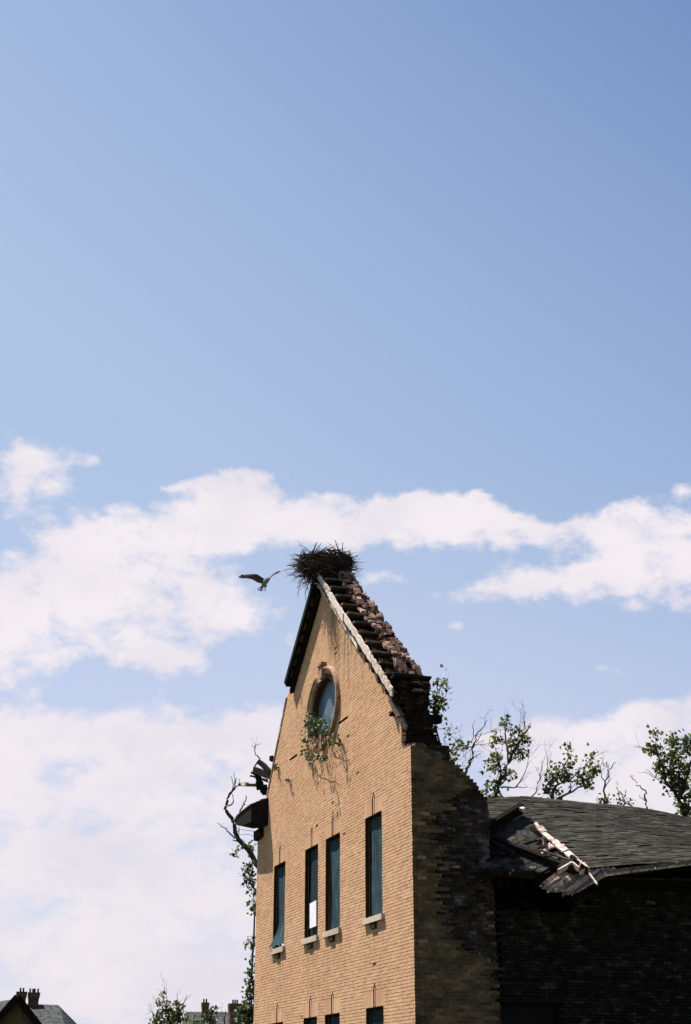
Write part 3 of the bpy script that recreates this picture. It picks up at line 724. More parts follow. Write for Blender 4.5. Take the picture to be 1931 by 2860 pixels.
# roof surface: ridge curve and eave curve along y, slope between
RIDGE = [(2.2, 7.44), (3.5, 7.50), (4.5, 7.58), (5.5, 7.58), (6.4, 7.555), (7.4, 7.48), (8.5, 7.38), (9.6, 7.26), (14, 7.0)]
EAVE = [(2.2, 5.20), (3.1, 5.30), (3.6, 5.36), (4.4, 5.46), (5.3, 5.56), (6.5, 5.62), (14, 5.6)]
XE, XRD = 0.62, -4.5
def roof_pt(s, y, lift=0.0):
    zr, ze = interp(y, RIDGE), interp(y, EAVE)
    z = lerp(ze, zr, s) - 0.10 * math.sin(math.pi * s) + 0.02 * math.sin(y * 2.1 + s * 5)
    return np.array([lerp(XE, XRD, s), y, z + lift])
m = MB(); ny, ns = 40, 12; vs = []; fs = []
ys = np.linspace(2.2, 14, ny + 1)
for k in (0, -0.10):
    for y in ys:
        for j in range(ns + 1): vs.append(roof_pt(j / ns, y, k - .02))
o = (ny + 1) * (ns + 1)
for i in range(ny):
    for j in range(ns):
        a = i * (ns + 1) + j; fs.append((a, a + ns + 1, a + ns + 2, a + 1)); fs.append((o + a, o + a + 1, o + a + ns + 2, o + a + ns + 1))
for i in range(ny):
    a = i * (ns + 1); fs.append((a, o + a, o + a + ns + 1, a + ns + 1))
for j in range(ns): fs.append((j, j + 1, o + j + 1, o + j))
m.add(vs, fs, 0, .4); wroof = m.build('wing_roof', M['darkwood'], B)
m = MB(); m.add([(XRD - .02, 2.2, 7.40), (XRD - .02, 14, 6.95), (-9.7, 14, 5.2), (-9.7, 2.2, 5.2), (XRD - .02, 2.2, 7.30), (XRD - .02, 14, 6.85), (-9.7, 14, 5.1), (-9.7, 2.2, 5.1)], BOXF, 0, .4); m.build('rear_roof_slope', M['shingle'], B)
SW, SE = 0.30, 0.145                          # shingle width and exposure
sh_list = []
nr = int(5.55 / SE)
for r in range(nr + 1):
    s0 = r / (nr + 0.6); y = 2.3 + (r % 2) * SW / 2 + random.uniform(-.03, .03)
    while y < 10.6:
        wdt = SW * random.uniform(.8, 1.15)
        if random.random() > 0.035:
            p = roof_pt(s0, y + wdt / 2, .012); p2 = roof_pt(min(1, s0 + .06), y + wdt / 2, .012); p3 = roof_pt(s0, y + wdt / 2 + .2, .012)
            sh_list.append((p, p2, p3, wdt))
        y += wdt + .006
def shingle_frame(p, p2, p3):
    d = p2 - p; d /= np.linalg.norm(d); t = p3 - p; t = t - d * np.dot(t, d); t /= np.linalg.norm(t); n = np.cross(t, d)
    if n[2] < 0: n = -n
    return d, t, n
def in_frame(p):
    dd = p - CAM; F = dd[0] * FH[0] + dd[1] * FH[1]; X = dd[0] * RH[0] + dd[1] * RH[1]
    zc_ = F * math.cos(PITCH) + dd[2] * math.sin(PITCH)
    return CXP + FPX * X / zc_ < 1940
sm = MB(); sm.hexa([(-.5, 0, 0), (.5, 0, 0), (.5, 1, -.006), (-.5, 1, -.006), (-.5, 0, .013), (.5, 0, .013), (.5, 1, .004), (-.5, 1, .004)], 0, 0.0)
sho = sm.build('shingle', M['shingle'], wroof)
cand = sorted(range(len(sh_list)), key=lambda i: (0 if in_frame(sh_list[i][0]) and sh_list[i][0][1] > 3.2 else 1, np.linalg.norm(sh_list[i][0] - CAM)))
chosen = set(cand[:300]); first = True; st_ = MB()
for i, (p, p2, p3, wdt) in enumerate(sh_list):
    d, t, n = shingle_frame(p, p2, p3); p = p + n * random.uniform(-.003, .008); L = SE * 1.45
    tw = random.uniform(-.03, .03); t2 = t + d * tw
    if i in chosen:
        o = sho if first else sho.copy()
        if not first: COL.objects.link(o)
        first = False
        o.matrix_local = Matrix(((t2[0] * wdt, d[0] * L, n[0], p[0]), (t2[1] * wdt, d[1] * L, n[1], p[1]), (t2[2] * wdt, d[2] * L, n[2], p[2]), (0, 0, 0, 1)))
    else:
        c = [(-.5, 0, 0), (.5, 0, 0), (.5, 1, -.006), (-.5, 1, -.006), (-.5, 0, .013), (.5, 0, .013), (.5, 1, .004), (-.5, 1, .004)]
        st_.hexa([p + t2 * a * wdt + d * b * L + n * h for a, b, h in c], 0)
st_.build('far_shingles', M['shingle'], wroof, kind='stuff')

# the collapsed slab leaning left of the valley
A_ = at(1366, 2430, x=.25); B_ = at(1640, 2430, x=.80); T_ = at(1485, 2288, x=-1.1)
SN = np.cross(B_ - A_, T_ - A_); SN /= np.linalg.norm(SN)
if SN[2] < 0: SN = -SN
def slab(u, v, lift=0.0): return onplane(u, v, A_ + SN * lift, SN)
poly = [(1360, 2432), (1420, 2436), (1486, 2443), (1528, 2438), (1560, 2422), (1600, 2432), (1642, 2431), (1590, 2380), (1524, 2325), (1484, 2288), (1440, 2262), (1355, 2300)]
m = MB(); k = len(poly)
m.add([slab(u, v, 0) for u, v in poly] + [slab(u, v, 0) - SN * .07 for u, v in poly], [tuple(range(k)), tuple(range(2 * k - 1, k - 1, -1))] + [(i, i + k, (i + 1) % k + k, (i + 1) % k) for i in range(k)], 0, .5)
fallen = m.build('fallen_roof_slab', M['darkwood'], B)
rd = slab(1480, 2352) - slab(1380, 2402); rd /= np.linalg.norm(rd); ud = np.cross(SN, rd)
if ud[2] < 0: ud = -ud
def inside(u, v, pg):
    c = False; j = len(pg) - 1
    for i in range(len(pg)):
        if (pg[i][1] > v) != (pg[j][1] > v) and u < (pg[j][0] - pg[i][0]) * (v - pg[i][1]) / (pg[j][1] - pg[i][1]) + pg[i][0]: c = not c
        j = i
    return c
def projpx(p):
    dd = np.array(p) - CAM; X = dd[0] * RH[0] + dd[1] * RH[1]; F = dd[0] * FH[0] + dd[1] * FH[1]
    zc_ = F * math.cos(PITCH) + dd[2] * math.sin(PITCH); yy = -F * math.sin(PITCH) + dd[2] * math.cos(PITCH)
    return CXP + FPX * X / zc_, CYP - FPX * yy / zc_
fsh = MB(); org = slab(1440, 2360)
for r in range(-22, 22):
    for c in range(-12, 14):
        p = org + ud * r * .13 + rd * (c * .26 + (r % 2) * .13)
        u, v = projpx(p + ud * .07)
        if inside(u, v, poly) and inside(*projpx(p), poly) and random.random() > .05:
            if 1515 < u < 1560 and 2345 < v < 2385: continue        # bare battens show here
            w2 = .25 * random.uniform(.85, 1.05); q = p + SN * random.uniform(.008, .016)
            cc = [(-.5, 0, 0), (.5, 0, 0), (.5, .17, -.004), (-.5, .17, -.004), (-.5, 0, .012), (.5, 0, .012), (.5, .17, .004), (-.5, .17, .004)]
            fsh.hexa([q + rd * a * w2 + ud * b + SN * h for a, b, h in cc], 0)
fsh.build('slab_shingles', M['shingle'], fallen, kind='stuff')
for i in range(5):
    m = MB(); a = slab(1512 + i * 6, 2386 - i * 5, .04); b = slab(1540 + i * 9, 2352 + i * 2, .04); m.board(a, b, ud, .04, .03, 0); m.build('bare_batten', M['palewood'], fallen)
# bleached flashing boards along the valley, short broken lengths
VAL = [(1492, 2300), (1506, 2312), (1520, 2325), (1542, 2345), (1562, 2361), (1582, 2378), (1600, 2394), (1622, 2414), (1636, 2428)]
for i, ((u0, v0), (u1, v1)) in enumerate(zip(VAL, VAL[1:])):
    m = MB(); a = slab(u0, v0, .10); b = slab(u1, v1, .10); m.board(a + rnd3(.012), b + rnd3(.012), rd, random.uniform(.10, .17) if i > 0 else .07, .03, 0, None, .03); m.build('valley_board', M['palewood'], fallen)
# long charred timbers lying on it
for (p, q, w, t, l) in (((1362, 2316), (1457, 2256), .20, .10, .16), ((1360, 2336), (1600, 2428), .11, .10, .11), ((1372, 2352), (1436, 2384), .08, .08, .12), ((1364, 2433), (1490, 2444), .10, .10, .06), ((1560, 2425), (1600, 2402), .07, .06, .14), ((1596, 2398), (1640, 2432), .16, .05, .12)):
    m = MB(); m.board(slab(*p, l), slab(*q, l), SN, w, t, 0, .4, .03); m.build('fallen_timber', M['darkwood'], B)
m = MB(); m.board(slab(1455, 2262, .30), slab(1464, 2258, .30), SN, .06, .08, 0, .9); m.build('split_end', M['palewood'], B)
for i in range(6):
    m = MB(); u, v = random.uniform(1390, 1500), random.uniform(2425, 2442); m.board(slab(u, v, .08), slab(u + random.uniform(10, 30), v - random.uniform(2, 12), .10), ud, .05, .03); m.build('splinter', M['palewood' if i % 2 else 'greywood'], B)
for (p, q) in (((1560, 2434), (1598, 2412)), ((1598, 2412), (1618, 2428)), ((1612, 2405), (1640, 2426))):
    m = MB(); m.board(slab(*p, .16), slab(*q, .16), SN, .09, .03, 0, .8, .02); m.build('loose_board', M['palewood'], fallen)
for k in range(7):
    t0 = random.random(); u0 = lerp(1500, 1650, t0) + random.uniform(-12, 12); v0 = lerp(2320, 2435, t0) + random.uniform(-6, 14)
    m = MB(); a = slab(u0, v0, random.uniform(.05, .16)); L = random.uniform(.2, .6); dd = rd * random.uniform(-1, .1) + ud * random.uniform(-.9, .5) + SN * random.uniform(-.05, .25); dd /= np.linalg.norm(dd)
    m.board(a, a + dd * L, SN + rnd3(.4), random.uniform(.04, .12), .02, 0, None, .06); m.build('splintered_board', M['rustwood' if k % 3 else 'palewood'], fallen)
for k in range(7):
    u0 = 1400 + k * 22; m = MB(); a = at(u0, 2438 + random.uniform(-3, 3), x=.15); b = at(u0 + random.uniform(-14, 20), 2462 + random.uniform(0, 26), x=.0)
    m.board(a, b, (0, 1, 0), .05, .07, 0, None, .05); m.build('rafter_end', M['darkwood'], fallen)
# sagging eave: fan of bleached sheathing boards, then the fascia running on to the right
FAN = []
for k in range(17):
    t = k / 16
    FAN.append(((lerp(1508, 1612, t) + random.uniform(-5, 5), lerp(2474, 2486, t) + 14 * math.sin(t * 3.1) + random.uniform(-3, 3)), (lerp(1560, 1712, t) + random.uniform(-6, 6), lerp(2436, 2427, t))))
for i, (p, q) in enumerate(FAN):
    m = MB(); a = at(*p, x=.95 - .012 * i + random.uniform(-.03, .03)); b = at(*q, x=.62 + random.uniform(-.02, .02))
    m.board(a, b, (0.2, 1, -0.25), random.uniform(.045, .085), .022, 0, None, .08); m.build('sheathing_board', M[('rustwood', 'palewood', 'rustwood', 'greywood', 'palewood')[i % 5]], B)
EF = [(1690, 2436), (1760, 2428), (1830, 2421), (1890, 2415), (1940, 2410)]
for i, ((u0, v0), (u1, v1)) in enumerate(zip(EF, EF[1:])):
    for k, (dv, mat, xx) in enumerate(((0, 'greywood', .70), (8, 'palewood', .66), (14, 'darkwood', .60))):
        m = MB(); m.board(at(u0, v0 + dv - i * 1.5, x=xx), at(u1 - 3, v1 + dv - (i + 1) * 1.5, x=xx), (0, 0, 1), .05, .04, 0, None, .04); m.build('eave_board', M[mat], B)
m = MB()
m.hexa([(XW, 3.3, 5.10), (.58, 3.3, 5.16), (.58, 14, 5.42), (XW, 14, 5.36), (XW, 3.3, 5.14), (.58, 3.3, 5.20), (.58, 14, 5.46), (XW, 14, 5.40)], 0, .3); m.build('soffit', M['darkwood'], B)
for (p, q) in (((1376, 2470), (1500, 2540)), ((1400, 2530), (1540, 2452)), ((1380, 2545), (1470, 2552))):
    m = MB(); m.board(at(*p, x=-1.2), at(*q, x=-.6), (0, 0, 1), .10, .08, 0, .5, .03); m.build('fallen_timber', M['darkwood'], B)
for (u, v) in ((1888, 2454), (1925, 2462), (1818, 2520)):
    m = MB(); c = at(u, v, x=XW + .03); m.box(c - np.array([.03, .09, .03]), c + np.array([.02, .09, .03]), 0, .9, .02); m.build('pale_brick', M['redbrick'], B)

# ------------------------------------------------------------------ nest
NC = np.array([-5.44, 0.02, 12.90])
nest = MB()
vr = RH; vw = FH
def npt(r, h, f): return NC + np.array([vr[0] * r + vw[0] * f, vr[1] * r + vw[1] * f, h])
nv = []; nf = []; nu, nvv = 22, 9
for j in range(nvv + 1):
    t = j / nvv
    rad = (0.27 + 0.25 * math.sin(min(1, t * 1.25) * math.pi / 2)) * (1 if t < .86 else .8)
    for i in range(nu):
        th = 2 * math.pi * i / nu; rr = rad * random.uniform(.88, 1.1)
        nv.append(npt(rr * math.cos(th) * 1.05, -0.32 + 0.48 * t + random.uniform(-.03, .03) - (.10 if t == 1 else 0), rr * math.sin(th)))
for j in range(nvv):
    for i in range(nu): nf.append((j * nu + i, j * nu + (i + 1) % nu, (j + 1) * nu + (i + 1) % nu, (j + 1) * nu + i))
nf.append(tuple(range(nu))[::-1]); nf.append(tuple(range(nvv * nu, (nvv + 1) * nu)))
nest.add(nv, nf, 0, .2)
def stick(p, d, L, r, bend=.12):
    pts = [np.array(p)]; d = np.array(d, float); d /= np.linalg.norm(d)
    for k in range(4):
        d = d + rnd3(bend); d /= np.linalg.norm(d); pts.append(pts[-1] + d * L / 4)
    nest.tube(pts, [r, r * .95, r * .85, r * .7, r * .4], 4, 0)
for i in range(1150):
    th = random.uniform(0, 2 * math.pi); t = random.random() ** .8
    rad = (0.29 + 0.25 * math.sin(min(1, t * 1.25) * math.pi / 2)) * random.uniform(.85, 1.06)
    p = npt(rad * math.cos(th) * 1.05, -0.34 + 0.50 * t, rad * math.sin(th))
    tan = np.array([-math.sin(th), 0, math.cos(th)]); out = npt(math.cos(th), 0, math.sin(th)) - NC
    tg = npt(tan[0], 0, tan[2]) - NC
    d = tg * random.choice((-1, 1)) + rnd3(.35) + out * random.uniform(-.3, .45)
    stick(p - d / np.linalg.norm(d) * .12, d, random.uniform(.2, .55), random.choice((.005, .006, .008, .010, .016)))
for i in range(180):      # the loose fringe, longest on the left and hanging
    left = random.random() < .62
    th = math.pi + random.gauss(0, .55) if left else random.gauss(0, .5)
    p = npt(.45 * math.cos(th), random.uniform(-.30, .16), .45 * math.sin(th)); out = npt(math.cos(th), 0, math.sin(th)) - NC
    d = out + rnd3(.35) + np.array([0, 0, random.uniform(-.75, .25) if left else random.uniform(-.45, .3)])
    stick(p, d, random.uniform(.25, .6) * (1.0 if left else .8), random.uniform(.004, .009), .2)
for i in range(26):       # hanging tangle under the left rim
    p = npt(random.uniform(-.50, -.22), random.uniform(-.40, -.2), random.uniform(-.3, .1)); stick(p, np.array([random.uniform(-.4, .4), random.uniform(-.4, .4), -1]), random.uniform(.25, .55), .005, .4)
for i in range(40):
    p = npt(random.uniform(.1, .45), random.uniform(-.45, -.25), random.uniform(-.4, .1)); stick(p, np.array([random.uniform(-.6, .8), random.uniform(-.6, .6), -.5]), random.uniform(.2, .45), .006, .3)
no = nest.build('bird_nest', M['twig']); tag(no, 'big untidy stick nest on the very peak of the gable', 'nest')

# ------------------------------------------------------------------ bird
BD = 36.0; KB = 0.1147 * BD / FPX
bc = at(743, 1624, d=BD)
upv = np.array([-FH[0] * math.sin(PITCH), -FH[1] * math.sin(PITCH), math.cos(PITCH)]); rv = np.array([RH[0], RH[1], 0]); fv = np.array([FH[0] * math.cos(PITCH), FH[1] * math.cos(PITCH), math.sin(PITCH)])
def bp(cx_, cy_, dep=0.0): return bc + rv * (cx_ - 900) * KB + upv * (560 - cy_) * KB + fv * dep
bird = MB()
def sect(path, radii, mat, sides=10): bird.tube(path, radii, sides, mat, .5)
sect([bp(800, 720, -.14), bp(830, 665, -.09), bp(862, 600, -.02), bp(900, 550, .06), bp(935, 520, .13), bp(955, 512, .18), bp(972, 500, .23), bp(985, 492, .27)],
     [.012, .040, .062, .070, .058, .040, .034, .010], 2, 12)
sect([bp(955, 512, .17), bp(975, 500, .24), bp(990, 498, .275)], [.036, .030, .006], 0, 8)
def strip(lead, trail, mats, th=.008):
    n = len(lead); vs = []
    for a, b in zip(lead, trail): vs += [a, lerp(a, b, .4) + upv * .012, b]
    m_ = len(vs); nn = fv * th
    vs2 = [v + nn for v in vs]; fs = []
    for i in range(n - 1):
        for k in (0, 1):
            a = i * 3 + k; fs.append((a, a + 1, a + 4, a + 3)); fs.append((m_ + a, m_ + a + 3, m_ + a + 4, m_ + a + 1))
        fs.append((i * 3, i * 3 + 3, m_ + i * 3 + 3, m_ + i * 3)); fs.append((i * 3 + 2, m_ + i * 3 + 2, m_ + i * 3 + 5, i * 3 + 5))
    fs.append((0, m_, m_ + 1, 1)); fs.append((1, m_ + 1, m_ + 2, 2))
    o = bird.n; bird.add(vs + vs2, fs, 0, .5)
    return o
LW = [(905, 505), (845, 490), (770, 440), (690, 385), (610, 377), (520, 380), (420, 390), (340, 396)]
LT = [(880, 605), (800, 608), (720, 588), (650, 545), (570, 500), (480, 484), (400, 470), (345, 452)]
dl = [.03, .02, 0, -.04, -.05, -.05, -.05, -.05]
strip([bp(*p, d + .05) for p, d in zip(LW, dl)], [bp(*p, d - .06) for p, d in zip(LT, dl)], 0)
def feather(a, b, w, mat, wd):
    a = np.array(a); b = np.array(b); d = b - a; wd = np.array(wd) - d * np.dot(wd, d) / np.dot(d, d); wd = wd / np.linalg.norm(wd)
    nn = fv * .003
    pts = [a - wd * w * .4, a + wd * w * .4, lerp(a, b, .7) + wd * w * .5, b + wd * w * .12, b - wd * w * .12, lerp(a, b, .7) - wd * w * .5]
    vs = pts + [p + nn for p in pts]
    bird.add(vs, [(0, 1, 2, 3, 4, 5), (11, 10, 9, 8, 7, 6)] + [(i, i + 6, (i + 1) % 6 + 6, (i + 1) % 6) for i in range(6)], mat)
for (a, b) in (((350, 400), (288, 402)), ((360, 410), (232, 440)), ((360, 425), (240, 446)), ((365, 438), (244, 474)), ((380, 448), (285, 482)), ((400, 456), (335, 486)), ((430, 460), (395, 492))):
    feather(bp(*a, -.05), bp(*b, -.06), .020, 0, upv)
for i in range(15):        # trailing secondaries
    t = i / 14; k = t * 6; j = min(5, int(k)); fr = k - j
    a = lerp(np.array(LW[j + 1 if j < 6 else 6]), np.array(LW[min(7, j + 2)]), fr); b = lerp(np.array(LT[j]), np.array(LT[j + 1]), fr)
    a = lerp(a, b, .45); feather(bp(*a, -.065), bp(b[0] - 6, b[1] + 6, -.075), .024, 1 if i % 2 else 0, rv)
RW = [(955, 500), (985, 468), (1030, 415), (1085, 372), (1140, 342), (1195, 320)]
RT = [(985, 510), (1010, 482), (1060, 438), (1110, 400), (1160, 385), (1195, 362)]
strip([bp(*p, .14 + i * .05) for i, p in enumerate(RW)], [bp(*p, .04 + i * .05) for i, p in enumerate(RT)], 0)
for (a, b) in (((1185, 325), (1252, 335)), ((1180, 335), (1238, 350)), ((1165, 350), (1200, 376)), ((1150, 355), (1172, 386)), ((1130, 360), (1148, 392)), ((1095, 385), (1110, 406))):
    feather(bp(*a, .36), bp(*b, .38), .016, 0, upv)
for i, (b) in enumerate(((705, 745), (728, 772), (770, 785), (792, 788), (815, 782))):       # tail fan with dark tips
    a = (835, 650); tip = lerp(np.array(a), np.array(b), .78)
    feather(bp(*a, -.10), bp(*tip, -.17), .028, 3 if i % 2 == 0 else 1, rv); feather(bp(*tip, -.17), bp(*b, -.19), .030, 0, rv)
for (a, k, b) in (((880, 640), (865, 700), (858, 765)), ((915, 640), (895, 710), (898, 770))):   # legs with feet
    bird.tube([bp(*a, -.02), bp(*k, -.04), bp(*b, -.03)], [.022, .012, .006], 6, 3, .8)
    for dx, dy in ((-16, 14), (0, 24), (16, 16), (12, -4)):
        bird.tube([bp(*b, -.03), bp(b[0] + dx * .6, b[1] + dy * .5, -.045), bp(b[0] + dx, b[1] + dy, -.03)], [.007, .006, .002], 5, 0, .4)
bo = bird.build('osprey', [M['feather_dark'], M['feather_mid'], M['feather_pale'], M['feather_pale']])
# body underside keeps the wing colour near the shoulders
tag(bo, 'large brown bird of prey flying with raised wings beside the nest', 'bird')

# ------------------------------------------------------------------ plants
def leaf(mb, p, size, mat=0, droop=.4):
    d = rnd3(); d[2] -= droop; d /= np.linalg.norm(d); s = np.cross(d, rnd3()); s /= np.linalg.norm(s); n = np.cross(d, s)
    L = size; w = size * .42
    vs = [p, p + d * L * .35 + s * w + n * w * .3, p + d * L * .55 + s * w * .55, p + d * L, p + d * L * .55 - s * w * .55, p + d * L * .35 - s * w + n * w * .3]
    mb.add(vs, [(0, 1, 2, 3), (0, 3, 4, 5)], mat)
def smooth_path(pts, k=3, wob=0.0):
    out = []
    for i in range(len(pts) - 1):
        p0 = pts[max(i - 1, 0)]; p1 = pts[i]; p2 = pts[i + 1]; p3 = pts[min(i + 2, len(pts) - 1)]
        for j in range(k):
            t = j / k
            out.append(.5 * ((2 * p1) + (-p0 + p2) * t + (2 * p0 - 5 * p1 + 4 * p2 - p3) * t * t + (-p0 + 3 * p1 - 3 * p2 + p3) * t ** 3) + (rnd3(wob) if i + j else 0))
    out.append(pts[-1]); return out
def twig(mb, p, d, L, r, lvl, tips=None):
    pts = [np.array(p)]; d = np.array(d, float); d /= np.linalg.norm(d)
    for k in range(4):
        d = d + rnd3(.16) + np.array([0, 0, .06]); d /= np.linalg.norm(d); pts.append(pts[-1] + d * L / 4)
    mb.tube(pts, [r, r * .85, r * .7, r * .55, r * .35], 4, 0, .5)
    if tips is not None: tips.extend(pts[2:])
    if lvl > 0:
        for k in range(random.choice((1, 2, 2, 3))):
            i = random.choice((1, 2, 3, 3)); twig(mb, pts[i], d + rnd3(.55), L * random.uniform(.45, .7), r * .6, lvl - 1, tips)
def plant(name, label, cat, depth, stems, clumps, leafsize=.11, base=None, leafmat='leaf', twigs=14, twl=.5, wob=.02, group=None, spread=.35, dens=.72):
    """stems: lists of photograph points with start and end radius; clumps: leaf masses (u, v, ru, rv, count)"""
    tr = MB(); lf = MB(); allp = []; tips = []
    for (px_, r0, r1) in stems:
        dd = random.uniform(-spread, spread); pts = []
        for i, (u, v) in enumerate(px_): pts.append(at(u, v, d=depth + dd * i / max(1, len(px_) - 1)))
        sp = smooth_path(pts, 4, wob); n = len(sp)
        tr.tube(sp, [lerp(r0, r1, i / (n - 1)) for i in range(n)], 6, 0, .5)
        allp += [(p, sp[min(i + 1, n - 1)] - p, lerp(r0, r1, i / (n - 1))) for i, p in enumerate(sp[:-1])]
    if base is not None:
        p0 = at(*stems[0][0][0], d=depth); b0 = np.array(base if base is not True else (p0[0] + .3, p0[1] + .2, 0.0))
        tr.tube(smooth_path([b0, lerp(b0, p0, .35) + rnd3(.12), lerp(b0, p0, .7) + rnd3(.12), p0], 4), [stems[0][1] * (2.4 - 1.4 * i / 12) for i in range(13)], 8, 0, .5)
    for i in range(int(twigs * .6)):
        p, d, r = random.choice(allp); d = d / (np.linalg.norm(d) + 1e-9)
        twig(tr, p, d + rnd3(.5), twl * random.uniform(.5, 1.2), max(.006, r * .4), 2, tips)
    for (u, v, ru, rv_, cnt) in clumps:
        cc = at(u, v, d=depth); rw, rh = ru * depth / FPX, rv_ * depth / FPX
        near = min(allp, key=lambda q: np.linalg.norm(q[0] - cc)); 
        subs = []
        for k in range(max(2, int(cnt / 14))):
            o = rnd3(.42); c2 = cc + rv * o[0] * rw + upv * o[1] * rh + fv * o[2] * rw * .8; subs.append(c2)
            mid = lerp(near[0], c2, .5) + rnd3(.04); tr.tube([near[0], mid, c2], [max(.006, near[2] * .35), .007, .004], 4, 0, .5)
        for k in range(int(cnt * dens)):
            c2 = random.choice(subs); leaf(lf, c2 + rnd3(1) * np.array([.085, .085, .085]), leafsize * random.uniform(.6, 1.25))
    root = empty(name, tuple(base) if base is not None and base is not True else tuple(at(*stems[0][0][0], d=depth)), label, cat, group)
    if base is True: root.location = (b0[0], b0[1], 0)
    keep(tr.build('trunk' if base is not None else 'stem', M['bark']), root)
    if lf.n: keep(lf.build('crown' if base is not None else 'foliage', M[leafmat]), root)
    return root

GT = 'trees behind the wing roof'
plant('broadleaf_tree', 'thin leafy sapling rising right beside the broken brick pier', 'tree', 27.6,
      [([(1212, 2012), (1215, 1965), (1232, 1925), (1240, 1895)], .018, .006), ([(1215, 1965), (1206, 1935), (1203, 1912)], .01, .004), ([(1208, 2040), (1216, 2000)], .015, .01), ([(1228, 1960), (1246, 1945), (1252, 1926)], .008, .003)],
      [(1240, 1897, 8, 7, 26), (1229, 1912, 11, 9, 34), (1224, 1950, 20, 18, 75), (1222, 1975, 20, 16, 80), (1208, 1985, 10, 18, 40), (1212, 2028, 14, 12, 40), (1232, 1960, 12, 12, 30)], .095, (-2.2, 2.4, 0), twigs=8, twl=.3, group=None)
plant('broadleaf_tree', 'mostly bare tree with pale leaf tufts just right of the stepped brickwork', 'tree', 33,
      [([(1298, 2162), (1318, 2125), (1322, 2080), (1335, 2050), (1362, 2010)], .035, .006), ([(1322, 2085), (1300, 2092), (1280, 2075), (1268, 2060)], .015, .004), ([(1318, 2075), (1322, 2040), (1326, 2012)], .012, .004), ([(1240, 2062), (1250, 2045), (1255, 2030)], .01, .004), ([(1318, 2092), (1340, 2060), (1345, 2035)], .012, .004)],
      [(1265, 2105, 18, 20, 85), (1290, 2085, 18, 14, 40), (1252, 2038, 9, 12, 26), (1296, 2140, 10, 6, 12), (1240, 2112, 8, 10, 20)], .10, (-7, 7, 0), twigs=26, twl=.55, group=GT)
plant('broadleaf_tree', 'tall leafy tree with many stems, nearest the brickwork behind the roof', 'tree', 38,
      [([(1372, 2245), (1395, 2190), (1420, 2130), (1440, 2085), (1472, 2040), (1484, 2022)], .07, .008), ([(1362, 2240), (1385, 2215), (1400, 2160), (1384, 2090)], .05, .008), ([(1420, 2130), (1412, 2060), (1410, 2020)], .03, .006), ([(1436, 2100), (1450, 2060), (1446, 2030)], .02, .005), ([(1400, 2200), (1440, 2200), (1475, 2198)], .025, .006), ([(1440, 2200), (1465, 2165), (1478, 2130)], .018, .005)],
      [(1413, 2014, 11, 12, 45), (1440, 2042, 16, 14, 55), (1462, 2060, 16, 22, 75), (1390, 2072, 16, 18, 70), (1432, 2090, 22, 22, 105), (1462, 2098, 14, 16, 55), (1395, 2115, 18, 22, 85), (1375, 2150, 16, 22, 90), (1410, 2155, 16, 18, 55), (1385, 2190, 16, 18, 70), (1428, 2165, 12, 12, 35), (1368, 2222, 14, 14, 40), (1395, 2225, 12, 16, 45), (1350, 2208, 8, 6, 10)], .12, True, twigs=30, twl=.8, group=GT)
plant('broadleaf_tree', 'low spreading leafy tree above the middle of the roof ridge', 'tree', 37,
      [([(1540, 2246), (1545, 2215), (1560, 2180), (1585, 2120), (1586, 2085)], .05, .006), ([(1545, 2240), (1590, 2215), (1640, 2190), (1665, 2160)], .04, .008), ([(1590, 2212), (1600, 2170), (1640, 2130), (1660, 2105)], .025, .006), ([(1560, 2185), (1535, 2150), (1530, 2110)], .015, .004), ([(1478, 2240), (1500, 2200), (1515, 2150), (1512, 2125)], .02, .005)],
      [(1586, 2092, 7, 14, 24), (1594, 2112, 8, 5, 14), (1566, 2138, 14, 10, 36), (1592, 2138, 16, 12, 55), (1550, 2170, 22, 20, 110), (1585, 2175, 22, 20, 110), (1622, 2165, 18, 16, 75), (1655, 2150, 16, 16, 85), (1640, 2180, 16, 10, 45), (1538, 2205, 18, 20, 90), (1560, 2215, 14, 12, 50), (1655, 2105, 8, 8, 22), (1645, 2125, 8, 8, 18), (1645, 2196, 8, 10, 14)], .12, True, twigs=26, twl=.7, group=GT)
plant('broadleaf_tree', 'bare forked sapling with a little foliage at the ridge', 'tree', 36,
      [([(1688, 2245), (1690, 2200), (1696, 2165), (1712, 2135), (1722, 2128)], .03, .005), ([(1692, 2190), (1680, 2155), (1672, 2130)], .015, .004), ([(1672, 2242), (1668, 2225)], .012, .004), ([(1694, 2170), (1698, 2145), (1690, 2132)], .01, .004)],
      [(1682, 2236, 14, 8, 40), (1700, 2234, 12, 8, 30)], .10, True, twigs=10, twl=.4, group=GT)
plant('broadleaf_tree', 'short sapling of two bare forks over sparse leaves at the ridge', 'tree', 36,
      [([(1742, 2250), (1740, 2225), (1730, 2210), (1722, 2200)], .02, .006), ([(1741, 2232), (1748, 2215), (1750, 2206)], .014, .006)],
      [(1722, 2232, 9, 8, 30), (1755, 2246, 14, 6, 36), (1740, 2246, 12, 5, 20)], .10, True, twigs=3, twl=.3, group=GT)
plant('broadleaf_tree', 'single dead leaning stem without leaves over the roof ridge', 'tree', 36,
      [([(1810, 2268), (1805, 2235), (1800, 2210), (1782, 2190), (1765, 2172)], .028, .007), ([(1804, 2236), (1795, 2232), (1786, 2222)], .013, .005), ([(1818, 2266), (1818, 2256)], .01, .006)], [], .1, True, twigs=2, twl=.2, group=GT)
